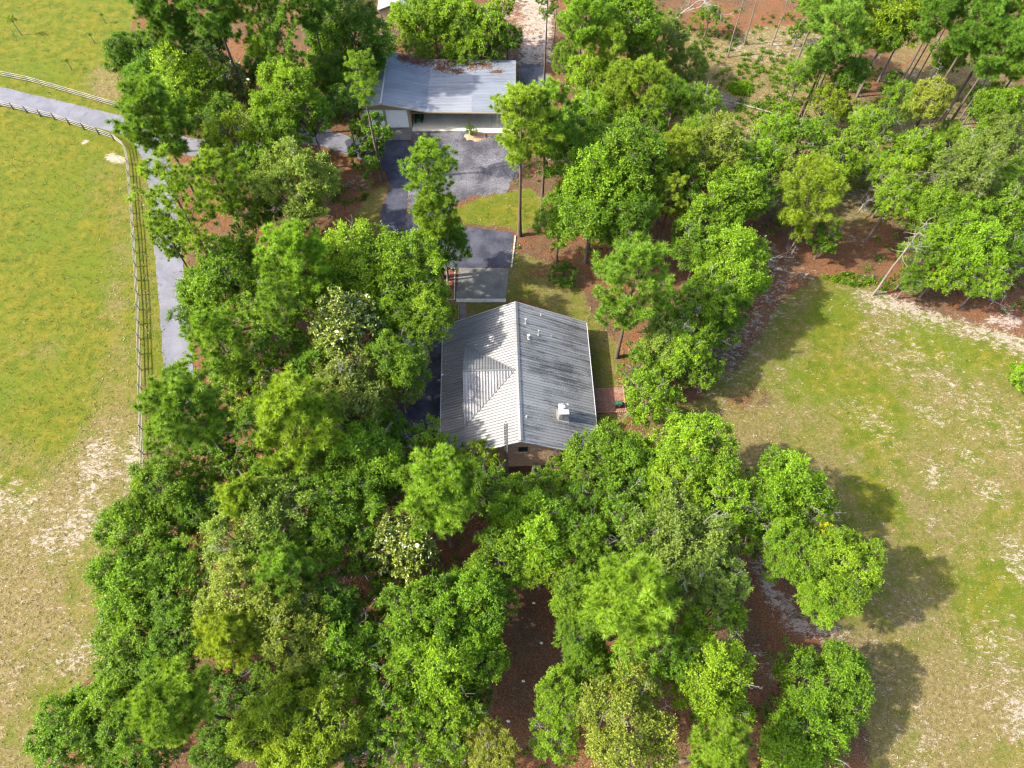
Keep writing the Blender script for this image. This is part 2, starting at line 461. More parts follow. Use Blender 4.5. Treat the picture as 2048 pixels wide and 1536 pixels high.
PASTURE = [(-900, -420), (262, -420), (270, 0), (262, 60), (230, 110), (255, 190), (300, 260), (345, 330), (372, 520), (392, 760),
           (300, 950), (240, 1000), (215, 1150), (225, 1310), (110, 1420), (60, 1700), (-1500, 1900)]
LAWN = [(1400, 800), (1440, 720), (1530, 620), (1640, 555), (1720, 555), (1800, 610), (2060, 680), (2700, 760), (3400, 1900),
        (1690, 1900), (1740, 1500), (1720, 1300), (1650, 1230), (1560, 1010), (1420, 920), (1290, 880), (1300, 840)]
YARD = [(1008, 500), (1060, 510), (1150, 545), (1190, 640), (1240, 690), (1240, 860), (1190, 880), (1170, 650), (1040, 600), (890, 660), (888, 600), (1000, 590)]
for a, v, pts, so in [
    ('grass', 0.97, PASTURE, 0.7), ('dry', 0.12, PASTURE, 1.0), ('sand', 0.05, PASTURE, 2.0),
    ('dry', 0.80, [(-900, 900), (60, 880), (150, 820), (250, 770), (300, 780), (310, 960), (215, 1150), (225, 1310), (110, 1420), (60, 1700), (-1500, 1900)], 9.0),
    ('sand', 0.32, [(-900, 940), (60, 920), (150, 830), (250, 790), (300, 800), (310, 960), (215, 1150), (225, 1310), (110, 1420), (60, 1700), (-1500, 1900)], 4.0),
    ('dry', 0.48, [(190, 340), (262, 330), (286, 760), (200, 800), (170, 620)], 4.0),
    ('dry', 0.05, ell(160, 620, 30, 190, 8), 3.0), ('dry', 0.0, ell(90, 840, 60, 60), 3.0), ('dry', 0.5, ell(60, 700, 60, 30), 3.0),
    ('dry', 0.35, [(265, 290), (296, 330), (312, 600), (330, 760), (292, 760)], 0.7),
    ('sand', 0.42, ell(290, 400, 10, 45), 0.8), ('sand', 0.85, ell(232, 317, 24, 9, 10), 0.4), ('sand', 0.8, ell(170, 284, 11, 4, -10), 0.3),
    ('sand', 0.33, ell(215, 165, 32, 26), 1.5), ('dry', 0.7, ell(215, 165, 45, 36), 2.0), ('sand', 0.25, ell(235, 40, 22, 12), 1),
    ('sand', 0.50, ell(190, 935, 35, 70, 20), 1.6), ('sand', 0.52, ell(262, 920, 18, 60, 10), 0.8), ('sand', 0.48, ell(140, 1060, 90, 40, -30), 2.0),
    ('sand', 0.46, ell(20, 1010, 60, 40), 2.0), ('sand', 0.46, ell(160, 1310, 55, 30, -40), 1.6), ('dry', 0.35, ell(40, 960, 40, 50), 2.5),
    ('grass', 0.97, LAWN, 1.2), ('dry', 0.53, LAWN, 1.5), ('sand', 0.28, LAWN, 1.5),
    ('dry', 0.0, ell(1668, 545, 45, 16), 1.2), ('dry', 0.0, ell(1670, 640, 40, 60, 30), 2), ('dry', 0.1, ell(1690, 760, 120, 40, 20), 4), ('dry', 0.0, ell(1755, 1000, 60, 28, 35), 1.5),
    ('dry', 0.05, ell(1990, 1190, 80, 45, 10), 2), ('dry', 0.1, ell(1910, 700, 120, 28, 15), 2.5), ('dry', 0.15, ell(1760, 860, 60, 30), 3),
    ('dry', 0.7, ell(1480, 870, 90, 60, 10), 3), ('dry', 0.8, ell(1900, 1420, 160, 110), 4), ('dry', 0.75, ell(1760, 1330, 70, 120), 3),
    ('grass', 0.5, ell(1500, 800, 70, 40), 2),
    ('sand', 0.60, [(1712, 585), (1790, 580), (1900, 630), (2060, 672), (2060, 716), (1930, 665), (1830, 640), (1740, 625)], 2.2),
    ('sand', 0.38, [(1700, 600), (1830, 660), (1900, 720), (2060, 830), (2060, 950), (1900, 830), (1760, 720)], 2.5),
    ('sand', 0.44, ell(1860, 830, 40, 16, 30), 1), ('sand', 0.46, ell(1935, 915, 34, 16, 40), 1), ('sand', 0.46, ell(1870, 950, 28, 30, 30), 1),
    ('sand', 0.47, ell(1985, 985, 34, 20, 30), 1), ('sand', 0.46, ell(1862, 1040, 10, 18), 0.6), ('sand', 0.48, ell(2030, 1120, 30, 45, -20), 1.5),
    ('sand', 0.42, ell(1745, 850, 70, 24, 40), 2), ('sand', 0.40, ell(2000, 1340, 60, 120, -20), 3), ('sand', 0.50, ell(2040, 1430, 30, 40), 1.5),
    ('sand', 0.40, ell(1850, 1490, 50, 60, -30), 2), ('sand', 0.36, ell(1820, 1240, 50, 20, 30), 1.5),
    ('sand', 0.47, [(1425, 690), (1470, 620), (1500, 585), (1560, 590), (1545, 640), (1500, 690), (1470, 745), (1425, 745)], 2.4),
    ('grass', 0.2, [(1415, 690), (1470, 620), (1560, 590), (1545, 640), (1470, 745), (1425, 745)], 1.5),
    ('sand', 0.42, [(1500, 430), (1560, 480), (1650, 550), (1560, 610), (1500, 600)], 2), ('sand', 0.4, ell(1690, 470, 60, 25, 20), 2),
    ('sand', 0.7, ell(1385, 577, 26, 11), 0.7), ('grass', 0.55, ell(1365, 625, 40, 35), 1.5), ('dry', 0.9, ell(1365, 625, 40, 35), 1.5),
    ('sand', 0.55, [(1485, 1105), (1530, 1110), (1570, 1180), (1640, 1240), (1705, 1265), (1690, 1310), (1640, 1290), (1570, 1270), (1520, 1200)], 1.2),
    ('sand', 0.46, ell(1530, 1330, 16, 60, -20), 1), ('sand', 0.45, ell(1490, 1310, 25, 14), 0.8), ('grass', 0.05, ell(1560, 1400, 60, 160, -15), 1.5),
    ('grass', 0.8, YARD, 1.2), ('dry', 0.5, YARD, 1.2), ('sand', 0.22, YARD, 1.2),
    ('grass', 0.45, ell(1110, 545, 70, 25), 1.5),
    ('grass', 0.9, [(905, 420), (960, 395), (1060, 375), (1085, 400), (1078, 445), (1040, 470), (1020, 455), (930, 448)], 0.8),
    ('dry', 0.25, [(905, 420), (960, 395), (1060, 375), (1085, 400), (1078, 445), (1040, 470), (1020, 455), (930, 448)], 0.8),
    ('grass', 0.75, [(690, 455), (740, 380), (778, 365), (755, 465)], 1.0), ('sand', 0.42, ell(715, 365, 30, 18), 1),
    ('grass', 0.85, [(1365, 60), (1500, 95), (1560, 180), (1650, 240), (1570, 310), (1440, 310), (1400, 230), (1380, 150)], 2),
    ('dry', 0.8, [(1365, 60), (1500, 95), (1560, 180), (1650, 240), (1570, 310), (1440, 310), (1400, 230), (1380, 150)], 2),
    ('sand', 0.43, [(1365, 60), (1500, 95), (1560, 180), (1650, 240), (1570, 310), (1440, 310), (1400, 230), (1380, 150)], 2),
    ('grass', 0.55, [(1750, 60), (2060, 60), (2060, 240), (1800, 240)], 4), ('dry', 0.95, [(1750, 60), (2060, 60), (2060, 240), (1800, 240)], 4), ('grass', 0.62, [(1340, 90), (1560, 100), (1800, 230), (2060, 240), (2060, 420), (1700, 470), (1500, 420), (1380, 300)], 3), ('dry', 0.85, [(1340, 90), (1560, 100), (1800, 230), (2060, 240), (2060, 420), (1700, 470), (1500, 420), (1380, 300)], 3), ('sand', 0.30, [(1340, 90), (1560, 100), (1800, 230), (2060, 240), (2060, 420), (1700, 470), (1500, 420), (1380, 300)], 3),
    ('grass', 0.45, ell(1560, 100, 70, 30), 2), ('sand', 0.42, ell(1560, 90, 110, 40), 2), ('grass', 0.8, ell(1560, 90, 100, 40), 2), ('dry', 0.9, ell(1560, 90, 100, 40), 2), ('sand', 0.42, ell(1800, 155, 50, 22), 1.5),
    ('sand', 0.45, ell(1490, 285, 45, 16, 15), 1.2), ('sand', 0.45, ell(1640, 300, 70, 20, -5), 1.5), ('sand', 0.42, ell(1700, 390, 50, 20), 1.5),
    ('grass', 1.0, ell(1478, 178, 26, 13, 10), 0.6), ('dry', -0.2, ell(1478, 178, 26, 13, 10), 0.6),
    ('grass', 0.8, [(1770, 190), (1900, 230), (2010, 330), (1880, 410), (1770, 380)], 2), ('dry', 0.85, [(1770, 190), (1900, 230), (2010, 330), (1880, 410), (1770, 380)], 2),
    ('sand', 0.33, [(1770, 190), (1900, 230), (2010, 330), (1880, 410), (1770, 380)], 2),
    ('sand', 0.62, [(1035, -60), (1100, -60), (1112, 40), (1108, 120), (1068, 150), (1035, 130), (1020, 60)], 1.5),
    ('sand', 0.42, [(990, -60), (1050, -60), (1040, 130), (990, 110)], 1.5), ('grass', 0.1, ell(1120, 190, 30, 60), 1),
    ('sand', 0.5, ell(765, 85, 30, 26), 1.2), ('sand', 0.45, ell(408, 485, 26, 14, 20), 0.8), ('sand', 0.35, ell(590, 445, 35, 22), 1),
    ('sand', 0.6, ell(2010, 640, 45, 16, 10), 1),
]:
    paint(a, v, pts, so)
nx, ny = len(gx), len(gy)
ii = (np.arange(ny - 1)[:, None] * nx + np.arange(nx - 1)[None, :]).ravel()
GF = np.stack([ii, ii + 1, ii + nx + 1, ii + nx], 1)
gme = np_mesh('ground', np.column_stack([GP, np.zeros(len(GP))]), GF, M_GROUND)
for k, v in att.items():
    a = gme.attributes.new(k, 'FLOAT', 'POINT')
    a.data.foreach_set('value', v.astype(np.float32))
tag(link('ground', gme), kind='structure')


def sample(a, x, y):
    i = np.clip(np.searchsorted(gx, x), 0, nx - 1); j = np.clip(np.searchsorted(gy, y), 0, ny - 1)
    return att[a][j * nx + i]


# ------------------------------------------------------------------ paved surfaces
PAVED = []


def ragged(pts, step=0.6, amp=0.10):
    out = []
    r = np.random.default_rng(len(pts) * 7 + 3)
    for (ax, ay), (bx, by) in zip(pts, pts[1:] + pts[:1]):
        L = math.hypot(bx - ax, by - ay); k = max(1, int(L / step))
        for i in range(k):
            t = i / k
            o = r.normal() * amp
            out.append((ax + (bx - ax) * t - (by - ay) / L * o, ay + (by - ay) * t + (bx - ax) / L * o))
    return out


def sheet(name, pts, z, mat, amp=0.10, kind='structure', parent=None):
    PAVED.append(list(pts))
    P = ragged(list(pts), amp=amp) if amp else list(pts)
    me = bpy.data.meshes.new(name)
    me.from_pydata([(x, y, z) for x, y in P], [], [tuple(range(len(P)))])
    me.validate(); me.update()
    if me.polygons[0].normal.z < 0: me.flip_normals()
    me.materials.append(mat)
    o = link(name, me, parent)
    if kind: o['kind'] = kind
    return o


def smooth_line(pts, n=8):
    P = [Vector(p) for p in pts]; P = [2 * P[0] - P[1]] + P + [2 * P[-1] - P[-2]]
    out = []
    for i in range(1, len(P) - 2):
        for k in range(n):
            t = k / n
            out.append(0.5 * ((2 * P[i]) + (-P[i - 1] + P[i + 1]) * t + (2 * P[i - 1] - 5 * P[i] + 4 * P[i + 1] - P[i + 2]) * t * t
                              + (-P[i - 1] + 3 * P[i] - 3 * P[i + 1] + P[i + 2]) * t ** 3))
    return out + [P[-2]]


def ribbon(name, px, w, z, mat):
    c = smooth_line(gp(px))
    L, R = [], []
    for i, p in enumerate(c):
        d = (c[min(i + 1, len(c) - 1)] - c[max(i - 1, 0)]).normalized()
        nrm = Vector((-d.y, d.x))
        L.append(tuple(p + nrm * w / 2)); R.append(tuple(p - nrm * w / 2))
    return sheet(name, L + R[::-1], z, mat, 0.05)


ribbon('entrance_lane', [(-160, 152), (0, 191), (130, 222), (262, 255), (350, 288), (480, 300), (610, 272), (700, 292), (760, 315)], 3.3, 0.012, M_LANE)
ribbon('fence_lane', [(285, 268), (312, 320), (320, 360), (333, 480), (345, 600), (358, 750), (362, 815)], 3.2, 0.018, M_LANE)
sheet('driveway', gp([(735, 262), (822, 262), (818, 330), (814, 400), (806, 470), (870, 530), (885, 640), (888, 700), (880, 880), (800, 900),
                      (775, 880), (795, 800), (800, 740), (770, 660), (748, 560), (757, 470), (762, 420), (781, 372), (771, 343), (700, 300), (690, 284)]), 0.024, M_ASPH)
sheet('gravel_yard', gp([(826, 262), (940, 258), (950, 268), (1006, 268), (1040, 262), (1046, 330), (1010, 385), (960, 392), (915, 405), (905, 430), (812, 470), (814, 400), (818, 330)]), 0.006, M_GRAVEL, 0.25)
sheet('gravel_track', gp([(1040, 128), (1088, 132), (1102, 200), (1090, 222), (1034, 226)]), 0.006, M_GRAVEL, 0.35)
sheet('parking_pad', gp([(860, 470), (925, 454), (1027, 465), (1019, 536), (870, 540)]), 0.030, M_ASPH, 0.04)
o = sheet('concrete_pad', gp([(918, 536), (1018, 537), (1012, 597), (912, 597)]), 0.036, M_CONC, 0.02)
sheet('walkway', gp([(919, 606), (931, 606), (932, 650), (919, 650)]), 0.030, M_CONC, 0.0)
mb = MB()
a, b_, c, d_ = gp([(912, 598), (1012, 598), (1012, 605), (912, 605)])
mb.poly([(*a, 0), (*b_, 0), (*c, 0), (*d_, 0), (*a, 0.1), (*b_, 0.1), (*c, 0.1), (*d_, 0.1)],
        [(0, 3, 2, 1), (4, 5, 6, 7), (0, 1, 5, 4), (1, 2, 6, 5), (2, 3, 7, 6), (3, 0, 4, 7)])
tag(mb.build('kerb', M_KERB), kind='structure')
ka, kb = gp([(1029, 472), (1021, 536)])
for i in range(9):
    t = (i + .5) / 9
    k_ = MB().box(-.09, .09, -.24, .24, 0, .14).build('kerb_stone', M_KERB)
    k_.location = (ka[0] + (kb[0] - ka[0]) * t + .12, ka[1] + (kb[1] - ka[1]) * t, 0); k_.rotation_euler.z = math.atan2(kb[1] - ka[1], kb[0] - ka[0]) + math.pi / 2
    tag(k_, kind='structure')
B_ = []
for px in (917.5, 932.5):
    for i in range(16):
        x, y = ground_at(px, 606 + i * 2.9)
        B_.append((x - .06, x + .06, y - .11, y + .10, 0, .07))
WALK_EDGE = B_

# ------------------------------------------------------------------ house
HOUSE = empty('brick_house', (0.62, 38.0, 0), math.radians(1.7))
tag(HOUSE, 'single storey brick house with ribbed pale metal gable roof in the clearing', 'house')
RZ, SL = 6.6, 0.52
XE, XW, YS, YN = 8.05, -8.2, -8.35, 8.3


def rz(x): return RZ - SL * abs(x)


def rib_panel(name, w, length, slope, ribs, mat, sgn=1, h=0.035):
    """One sheet: runs along +-x from the ridge, w wide in y, its ribs standing proud."""
    prof = []
    p = w / ribs
    for i in range(ribs):
        y = i * p
        prof += [(y, 0), (y + p * 0.40, 0.0), (y + p * 0.44, h), (y + p * 0.60, h), (y + p * 0.64, 0.0)]
    prof.append((w, 0))
    V, F = [], []
    k = 6
    for j in range(k + 1):
        x = length * j / k
        V += [(sgn * x, y, -slope * x + z) for y, z in prof]
    m = len(prof)
    for j in range(k):
        for i in range(m - 1):
            q = (j * m + i, j * m + i + 1, (j + 1) * m + i + 1, (j + 1) * m + i)
            F.append(q if sgn < 0 else q[::-1])
    return np_mesh(name, V, F, mat)


npan = 17
pw = (YN - YS) / npan
pe = rib_panel('roof_panel', pw, XE, SL, 3, M_ROOFE, 1)
pwm = rib_panel('roof_panel', pw, -XW, SL, 3, M_ROOFW, -1)
for i in range(npan):
    for me in (pe, pwm):
        link('roof_panel', me, HOUSE, (0, YS + i * pw, RZ + 0.004 * (i % 2)))
mb = MB()      # deck and soffit under the sheets
for x1 in (XE - 0.03, XW + 0.03):
    pts = [(0, YS + .05, RZ - .03), (x1, YS + .05, rz(x1) - .03), (x1, YN - .05, rz(x1) - .03), (0, YN - .05, RZ - .03)]
    mb.poly(pts + [(x, y, z - 0.16) for x, y, z in pts], [(0, 1, 2, 3), (7, 6, 5, 4), (0, 4, 5, 1), (1, 5, 6, 2), (2, 6, 7, 3), (3, 7, 4, 0)])
mb.build('roof_deck', M_TRIM, HOUSE)
for x1 in (XE, XW):
    for y in (YS - 0.04, YN + 0.04):
        mb = MB().poly([(0, y - .03, RZ + .05), (x1, y - .03, rz(x1) + .05), (x1, y - .03, rz(x1) - .17), (0, y - .03, RZ - .17),
                 (0, y + .03, RZ + .05), (x1, y + .03, rz(x1) + .05), (x1, y + .03, rz(x1) - .17), (0, y + .03, RZ - .17)],
                [(0, 1, 2, 3), (7, 6, 5, 4), (0, 4, 5, 1), (1, 5, 6, 2), (2, 6, 7, 3), (3, 7, 4, 0)])
        mb.build('fascia', M_TRIM, HOUSE)
for x1, s in ((XE, 1), (XW, -1)):
    MB().box(x1 + (0.01 if s > 0 else -.12), x1 + (.12 if s > 0 else -.01), YS, YN, rz(x1) - .14, rz(x1) - .02).build('gutter', M_TRIM, HOUSE)
mb = MB()
for s in (1, -1):
    mb.poly([(0, YS - .05, RZ + .09), (0, YN + .05, RZ + .09), (s * .24, YN + .05, RZ - .045), (s * .24, YS - .05, RZ - .045)], [(0, 1, 2, 3) if s < 0 else (3, 2, 1, 0)])
mb.build('ridge_cap', M_ROOFW, HOUSE)
# cross gable on the west slope
CX, CY, CZ, CA = -5.7, -0.2, 6.45, -0.3
CYS, CYN = -5.3, 4.9


def cross_panel(x0, x1, side):
    """side -1 south, +1 north; sheets fall away from the cross ridge and end on the valley."""
    yb = CYS if side < 0 else CYN
    sl = (CZ - rz(CX)) / abs(yb - CY)
    prof = []
    nr = 3; p = (x1 - x0) / nr
    for i in range(nr):
        x = x0 + i * p
        prof += [(x, 0), (x + p * .34, 0), (x + p * .42, .035), (x + p * .58, .035), (x + p * .66, 0)]
    prof.append((x1, 0))
    V, F = [], []
    for x, h in prof:
        t = (x - CA) / (CX - CA)
        yv = CY + (yb - CY) * t
        V += [(x, CY, CZ + h), (x, yv, CZ - sl * abs(yv - CY) + h)]
    for i in range(len(prof) - 1):
        q = (2 * i, 2 * i + 1, 2 * i + 3, 2 * i + 2)
        F.append(q if side < 0 else q[::-1])
    return np_mesh('roof_panel', V, F, M_ROOFX if side < 0 else M_ROOFW)


xs = np.linspace(CX, CA, 7)
for side in (-1, 1):
    for i in range(6):
        link('roof_panel', cross_panel(xs[i], xs[i + 1], side), HOUSE, (0, 0, 0.012))
MB().poly([(CX + .02, CYS, rz(CX) - .02), (CX + .02, CYN, rz(CX) - .02), (CX + .02, CY, CZ), (CX + .12, CYS, rz(CX) - .02), (CX + .12, CYN, rz(CX) - .02), (CX + .12, CY, CZ)],
          [(0, 2, 1), (3, 4, 5), (0, 3, 5, 2), (1, 2, 5, 4), (0, 1, 4, 3)]).build('cross_gable_wall', M_TRIM, HOUSE)
MB().tube((CX, CY, CZ + .04), (CA, CY, CZ + .04), .09).build('ridge_cap', M_ROOFW, HOUSE)
for y in (CYS, CYN):
    MB().tube((CX, y, rz(CX) + .03), (CA, CY, CZ + .03), .055).build('valley_flashing', M_FLASH, HOUSE)
MB().tube((CX, CYS, rz(CX) + .05), (XW, CYS - .35, rz(XW) + .05), .045).build('roof_seam', M_FLASH, HOUSE)

# walls
WX0, WX1, WYS, WYN = -5.7, 4.1, -8.12, 8.0


def gable_pts(y, x0=WX0, x1=WX1): return [(x0, y, 0), (x1, y, 0), (x1, y, rz(x1) - .2), (0, y, RZ - .2), (x0, y, rz(x0) - .2)]


for y0, y1 in ((WYS, WYS + .2), (WYN - .2, WYN)):
    A_, B_ = gable_pts(y0), gable_pts(y1)
    MB().poly(A_ + B_, [(0, 1, 2, 3, 4), (9, 8, 7, 6, 5)] + [(i, 5 + i, 5 + (i + 1) % 5, (i + 1) % 5) for i in range(5)]).build('wall', M_MORTAR, HOUSE)
for x0, x1 in ((WX0, WX0 + .2), (WX1 - .2, WX1)):
    MB().box(x0, x1, WYS + .21, WYN - .21, 0, rz(max(abs(x0), abs(x1))) - .22).build('wall', M_BRICK, HOUSE)
WIN = (-0.22, 0.72, 3.65, 4.75)
B_ = []
r = np.random.default_rng(3)
z = 0.02; row = 0
while z < RZ:
    x = WX0 + (0.0 if row % 2 else -0.105)
    while x < WX1:
        a, b2 = max(x, WX0), min(x + .2, WX1)
        if b2 - a > .04 and z + .065 < min(rz(a), rz(b2)) - .22 and not (b2 > WIN[0] and a < WIN[1] and z + .065 > WIN[2] and z < WIN[3]):
            pr = .014 + r.random() * .012
            B_.append((a, b2, WYS - pr, WYS - .001, z, z + .062))
        x += .212
    z += .076; row += 1
o = link('brick_courses', boxes_mesh('brick_courses', B_, M_BRICK, np.clip(r.normal(.5, .3, len(B_)), 0, 1)), HOUSE)
o['kind'] = 'stuff'
wf = MB()
x0, x1, z0, z1 = WIN
for q in ((x0, x1, z0, z0 + .07), (x0, x1, z1 - .07, z1), (x0, x0 + .07, z0 + .07, z1 - .07), (x1 - .07, x1, z0 + .07, z1 - .07), ((x0 + x1) / 2 - .025, (x0 + x1) / 2 + .025, z0 + .07, z1 - .07)):
    wf.box(q[0], q[1], WYS - .05, WYS - .002, q[2], q[3])
wo = wf.build('window', M_BLACK, HOUSE)
MB().box(x0 + .07, x1 - .07, WYS - .02, WYS - .004, z0 + .07, z1 - .07).build('pane', M_GLASS, wo)
MB().box(x0 - .06, x1 + .06, WYS - .09, WYS - .001, z0 - .09, z0 - .002).build('sill', M_KERB, wo)
for x in (XE - .25, XW + .25):
    for y in np.linspace(YS + .4, YN - .4, 6):
        MB().box(x - .07, x + .07, y - .07, y + .07, 0, rz(x) - .2).build('porch_post', M_TRIM, HOUSE)
for x0, x1 in ((WX1 + .01, XE - .1), (XW + .1, WX0 - .01)):
    MB().box(x0, x1, YS + .2, YN - .2, 0, .14).build('porch_floor', M_CONC, HOUSE)
# chimney box on the east slope
cxh, cyh = 4.45, -4.55
MB().box(cxh - .46, cxh + .46, cyh - .55, cyh + .55, rz(cxh) - .4, 5.75).build('chimney', M_ACBOX, HOUSE)
ch = HOUSE.children[-1]
MB().box(cxh - .52, cxh + .52, cyh - .61, cyh + .61, 5.752, 5.82).build('chimney_cap', M_TRIM, ch)
MB().tube((cxh + .1, cyh + .12, 5.822), (cxh + .1, cyh + .12, 6.15), .17, n=12).build('flue', M_STEEL, ch)
mb = MB(); mb.tube((cxh + .1, cyh + .12, 6.2), (cxh + .1, cyh + .12, 6.26), .27, .27, 12).tube((cxh + .1, cyh + .12, 6.262), (cxh + .1, cyh + .12, 6.36), .25, .06, 12)
mb.build('flue_hood', M_STEEL, ch)
MB().box(cxh - .40, cxh - .1, cyh - .562, cyh - .551, rz(cxh) + .3, 5.55).build('side_panel', M_PIPE, ch)
mb = MB()
for x0, x1, y0, y1 in ((cxh - .6, cxh + .62, cyh - .7, cyh - .56), (cxh + .47, cxh + .62, cyh - .55, cyh + .6), (cxh - .7, cxh - .47, cyh - .55, cyh + .6)):
    P = [(x0, y0), (x1, y0), (x1, y1), (x0, y1)]
    mb.poly([(x, y, rz(x) + .05) for x, y in P], [(0, 1, 2, 3)])
mb.build('flashing', M_TRIM, ch)
for px, py, hh, rr in ((1051, 652, .75, .07), (1077, 668, .7, .06), (1057, 681, .55, .11), (1104, 665, .25, .05), (1082, 627, .25, .06), (1053, 840, .2, .06)):
    wx, wy = ground_at(px, py, 5.6)
    lx, ly = wx - 0.62 + 0.03 * (wy - 38), wy - 38
    mb = MB().tube((lx, ly, rz(lx) - .05), (lx, ly, rz(lx) + hh), rr, n=8)
    if hh > .5: mb.tube((lx, ly, rz(lx) + hh), (lx, ly, rz(lx) + hh + .1), rr * 1.7, rr * 1.5, 8)
    mb.tube((lx, ly, rz(lx) + .0), (lx, ly, rz(lx) + .09), rr * 2.2, rr * 1.3, 8)
    mb.build('vent_pipe', M_PIPE, HOUSE)
# aerial bracket on the gable edge
mb = MB().tube((3.35, YS - .05, rz(3.35)), (3.35, YS - .3, rz(3.35) - .35), .025).tube((3.35, YS - .3, rz(3.35) - .35), (3.7, YS - .35, rz(3.35) + .6), .025)
mb.tube((3.5, YS - .33, rz(3.35) + .2), (3.9, YS - .33, rz(3.35) + .3), .015)
mb.build('aerial_bracket', M_STEEL, HOUSE)

# aerial tower
tw = empty('aerial_tower', (-0.55, 29.35, 0))
tag(tw, 'slim grey lattice aerial tower standing against the brick gable wall', 'aerial tower')
TH = 11.2
legs = [(0.17 * math.cos(t), 0.17 * math.sin(t)) for t in (math.pi / 2, math.pi * 7 / 6, math.pi * 11 / 6)]
for x, y in legs: MB().tube((x, y, 0), (x, y, TH), .034, n=5).build('leg', M_STEEL, tw)
mb = MB()
k = 0
while k * .4 < TH - .4:
    for i in range(3):
        a, b_ = legs[i], legs[(i + 1) % 3]
        mb.tube((*a, k * .4), (*b_, k * .4 + .4), 0.016, n=3, cap=False); mb.tube((*a, k * .4), (*b_, k * .4), .016, n=3, cap=False)
    k += 1
mb.build('bracing', M_STEEL, tw)
mb = MB().tube((0, 0, TH - 1.3), (0, 0, TH + .25), .02)
mb.tube((0, 0, TH - 1.4), (.75, .1, TH - 1.25), .014)
for t in (.35, .55, .75): mb.tube((t, -.35, TH - 1.32 + t * .1), (t, .45, TH - 1.32 + t * .1), .01)
mb.build('aerial', M_STEEL, tw)

# patio, grill, air conditioner, flower bed
pt = empty('brick_patio', (0.62, 38.0, 0), math.radians(1.7))
tag(pt, 'small red brick patio beside the east porch of the house', 'patio')
MB().box(8.2, 11.75, -2.0, 1.0, 0.0, 0.05).build('bed', M_MORTAR, pt)
B_ = []
for i in range(14):
    for j in range(34):
        x = 8.22 + i * .25 + (.125 if j % 2 else 0); y = -1.98 + j * .0872
        B_.append((x, min(x + .235, 11.74), y, y + .075, .051, .062 + r.random() * .012))
o = link('pavers', boxes_mesh('pavers', B_, M_PAVER, r.random(len(B_))), pt); o['kind'] = 'stuff'
B_ = [(8.2 + i * .225, 8.2 + i * .225 + .21, -2.14, -2.01, 0, .2) for i in range(16)] + [(11.76, 11.9, -2.1 + i * .225, -2.1 + i * .225 + .21, 0, .2) for i in range(14)]
o = link('edging_bricks', boxes_mesh('edging_bricks', B_, M_PAVER, .5 + .5 * r.random(len(B_))), pt); o['kind'] = 'stuff'

gr = empty('barbecue_grill', (10.95 + .62 + .05, 38 - 1.35 + .3, .075), math.radians(4))
tag(gr, 'black lidded barbecue grill on the red brick patio', 'grill')
MB().box(-.34, .34, -.26, .26, .12, .78).build('cabinet', M_BLACK, gr)
mb = MB(); P = []
for i in range(7):
    t = math.pi * i / 6
    P += [(-.36, -.27 * math.cos(t), .785 + .27 * math.sin(t)), (.36, -.27 * math.cos(t), .785 + .27 * math.sin(t))]
mb.poly(P, [(2 * i, 2 * i + 1, 2 * i + 3, 2 * i + 2) for i in range(6)] + [tuple(range(0, 14, 2)), tuple(range(13, 0, -2)), (0, 12, 13, 1)])
mb.build('lid', M_GREENP, gr)
MB().tube((-.2, -.31, .9), (.2, -.31, .9), .015).build('handle', M_STEEL, gr)
for s in (-1, 1): MB().box(s * .36 if s > 0 else -.62, .62 if s > 0 else -.36, -.22, .22, .76, .80).build('side_shelf', M_BLACK, gr)
for s in (-1, 1):
    MB().tube((s * .3, -.22, .09), (s * .36, -.22, .09), .09, n=10).build('wheel', M_TYRE, gr)
    MB().box(s * .3 - .02, s * .3 + .02, .18, .22, 0, .119).build('foot', M_BLACK, gr)
MB().box(.05, .15, -.275, -.262, .45, .6).build('badge', M_TRIM, gr)

o = tag(link('walkway_bricks', boxes_mesh('walkway_bricks', WALK_EDGE, M_PAVER, r.random(len(WALK_EDGE)))), 'rows of red edging bricks along both sides of the walkway', 'brick edging', kind='stuff')

ac = empty('air_conditioner', (2.56, 29.15, 0))
tag(ac, 'pale boxy air conditioner unit by the foot of the brick gable wall', 'air conditioner')
MB().box(-.42, .42, -.42, .42, .06, .85).build('casing', M_ACBOX, ac)
MB().tube((0, 0, .852), (0, 0, .875), .34, n=16).build('fan_well', M_BLACK, ac)
mb = MB()
for i in range(4):
    t = i * math.pi / 4
    mb.tube((.33 * math.cos(t), .33 * math.sin(t), .885), (-.33 * math.cos(t), -.33 * math.sin(t), .885), .008, n=4)
mb.build('fan_guard', M_STEEL, ac)
MB().box(-.5, .5, -.5, .5, 0, .055).build('base_slab', M_CONC, ac)

bed = gp([(893, 538), (910, 538), (909, 600), (895, 600)])
fb = empty('flower_bed', (*bed[0], 0))
tag(fb, 'narrow mulched bed with pale edging beside the concrete pad', 'flower bed')
bl = [(x - bed[0][0], y - bed[0][1]) for x, y in bed]
MB().poly([(x, y, .05) for x, y in bl], [(3, 2, 1, 0)]).build('mulch', plain('red_mulch', (0.13, 0.045, 0.028), 1.0, var=.4, scale=6), fb)
for (ax, ay), (bx, by) in zip(bl, bl[1:] + bl[:1]):
    Ls = math.hypot(bx - ax, by - ay); kk = max(1, int(Ls / .45))
    for i in range(kk):
        t = (i + .5) / kk
        e = MB().box(-Ls / kk / 2 + .01, Ls / kk / 2 - .01, -.06, .06, 0, .12).build('edging_stone', M_KERB, fb)
        e.location = (ax + (bx - ax) * t, ay + (by - ay) * t, 0); e.rotation_euler.z = math.atan2(by - ay, bx - ax)

# ------------------------------------------------------------------ carport and garage
GA = empty('carport_garage', (-10.5, 81.5, 0))
tag(GA, 'long metal roofed garage with open carport bays facing the gravel yard', 'garage')


def GL(x, y): return x + 10.5, y - 81.5


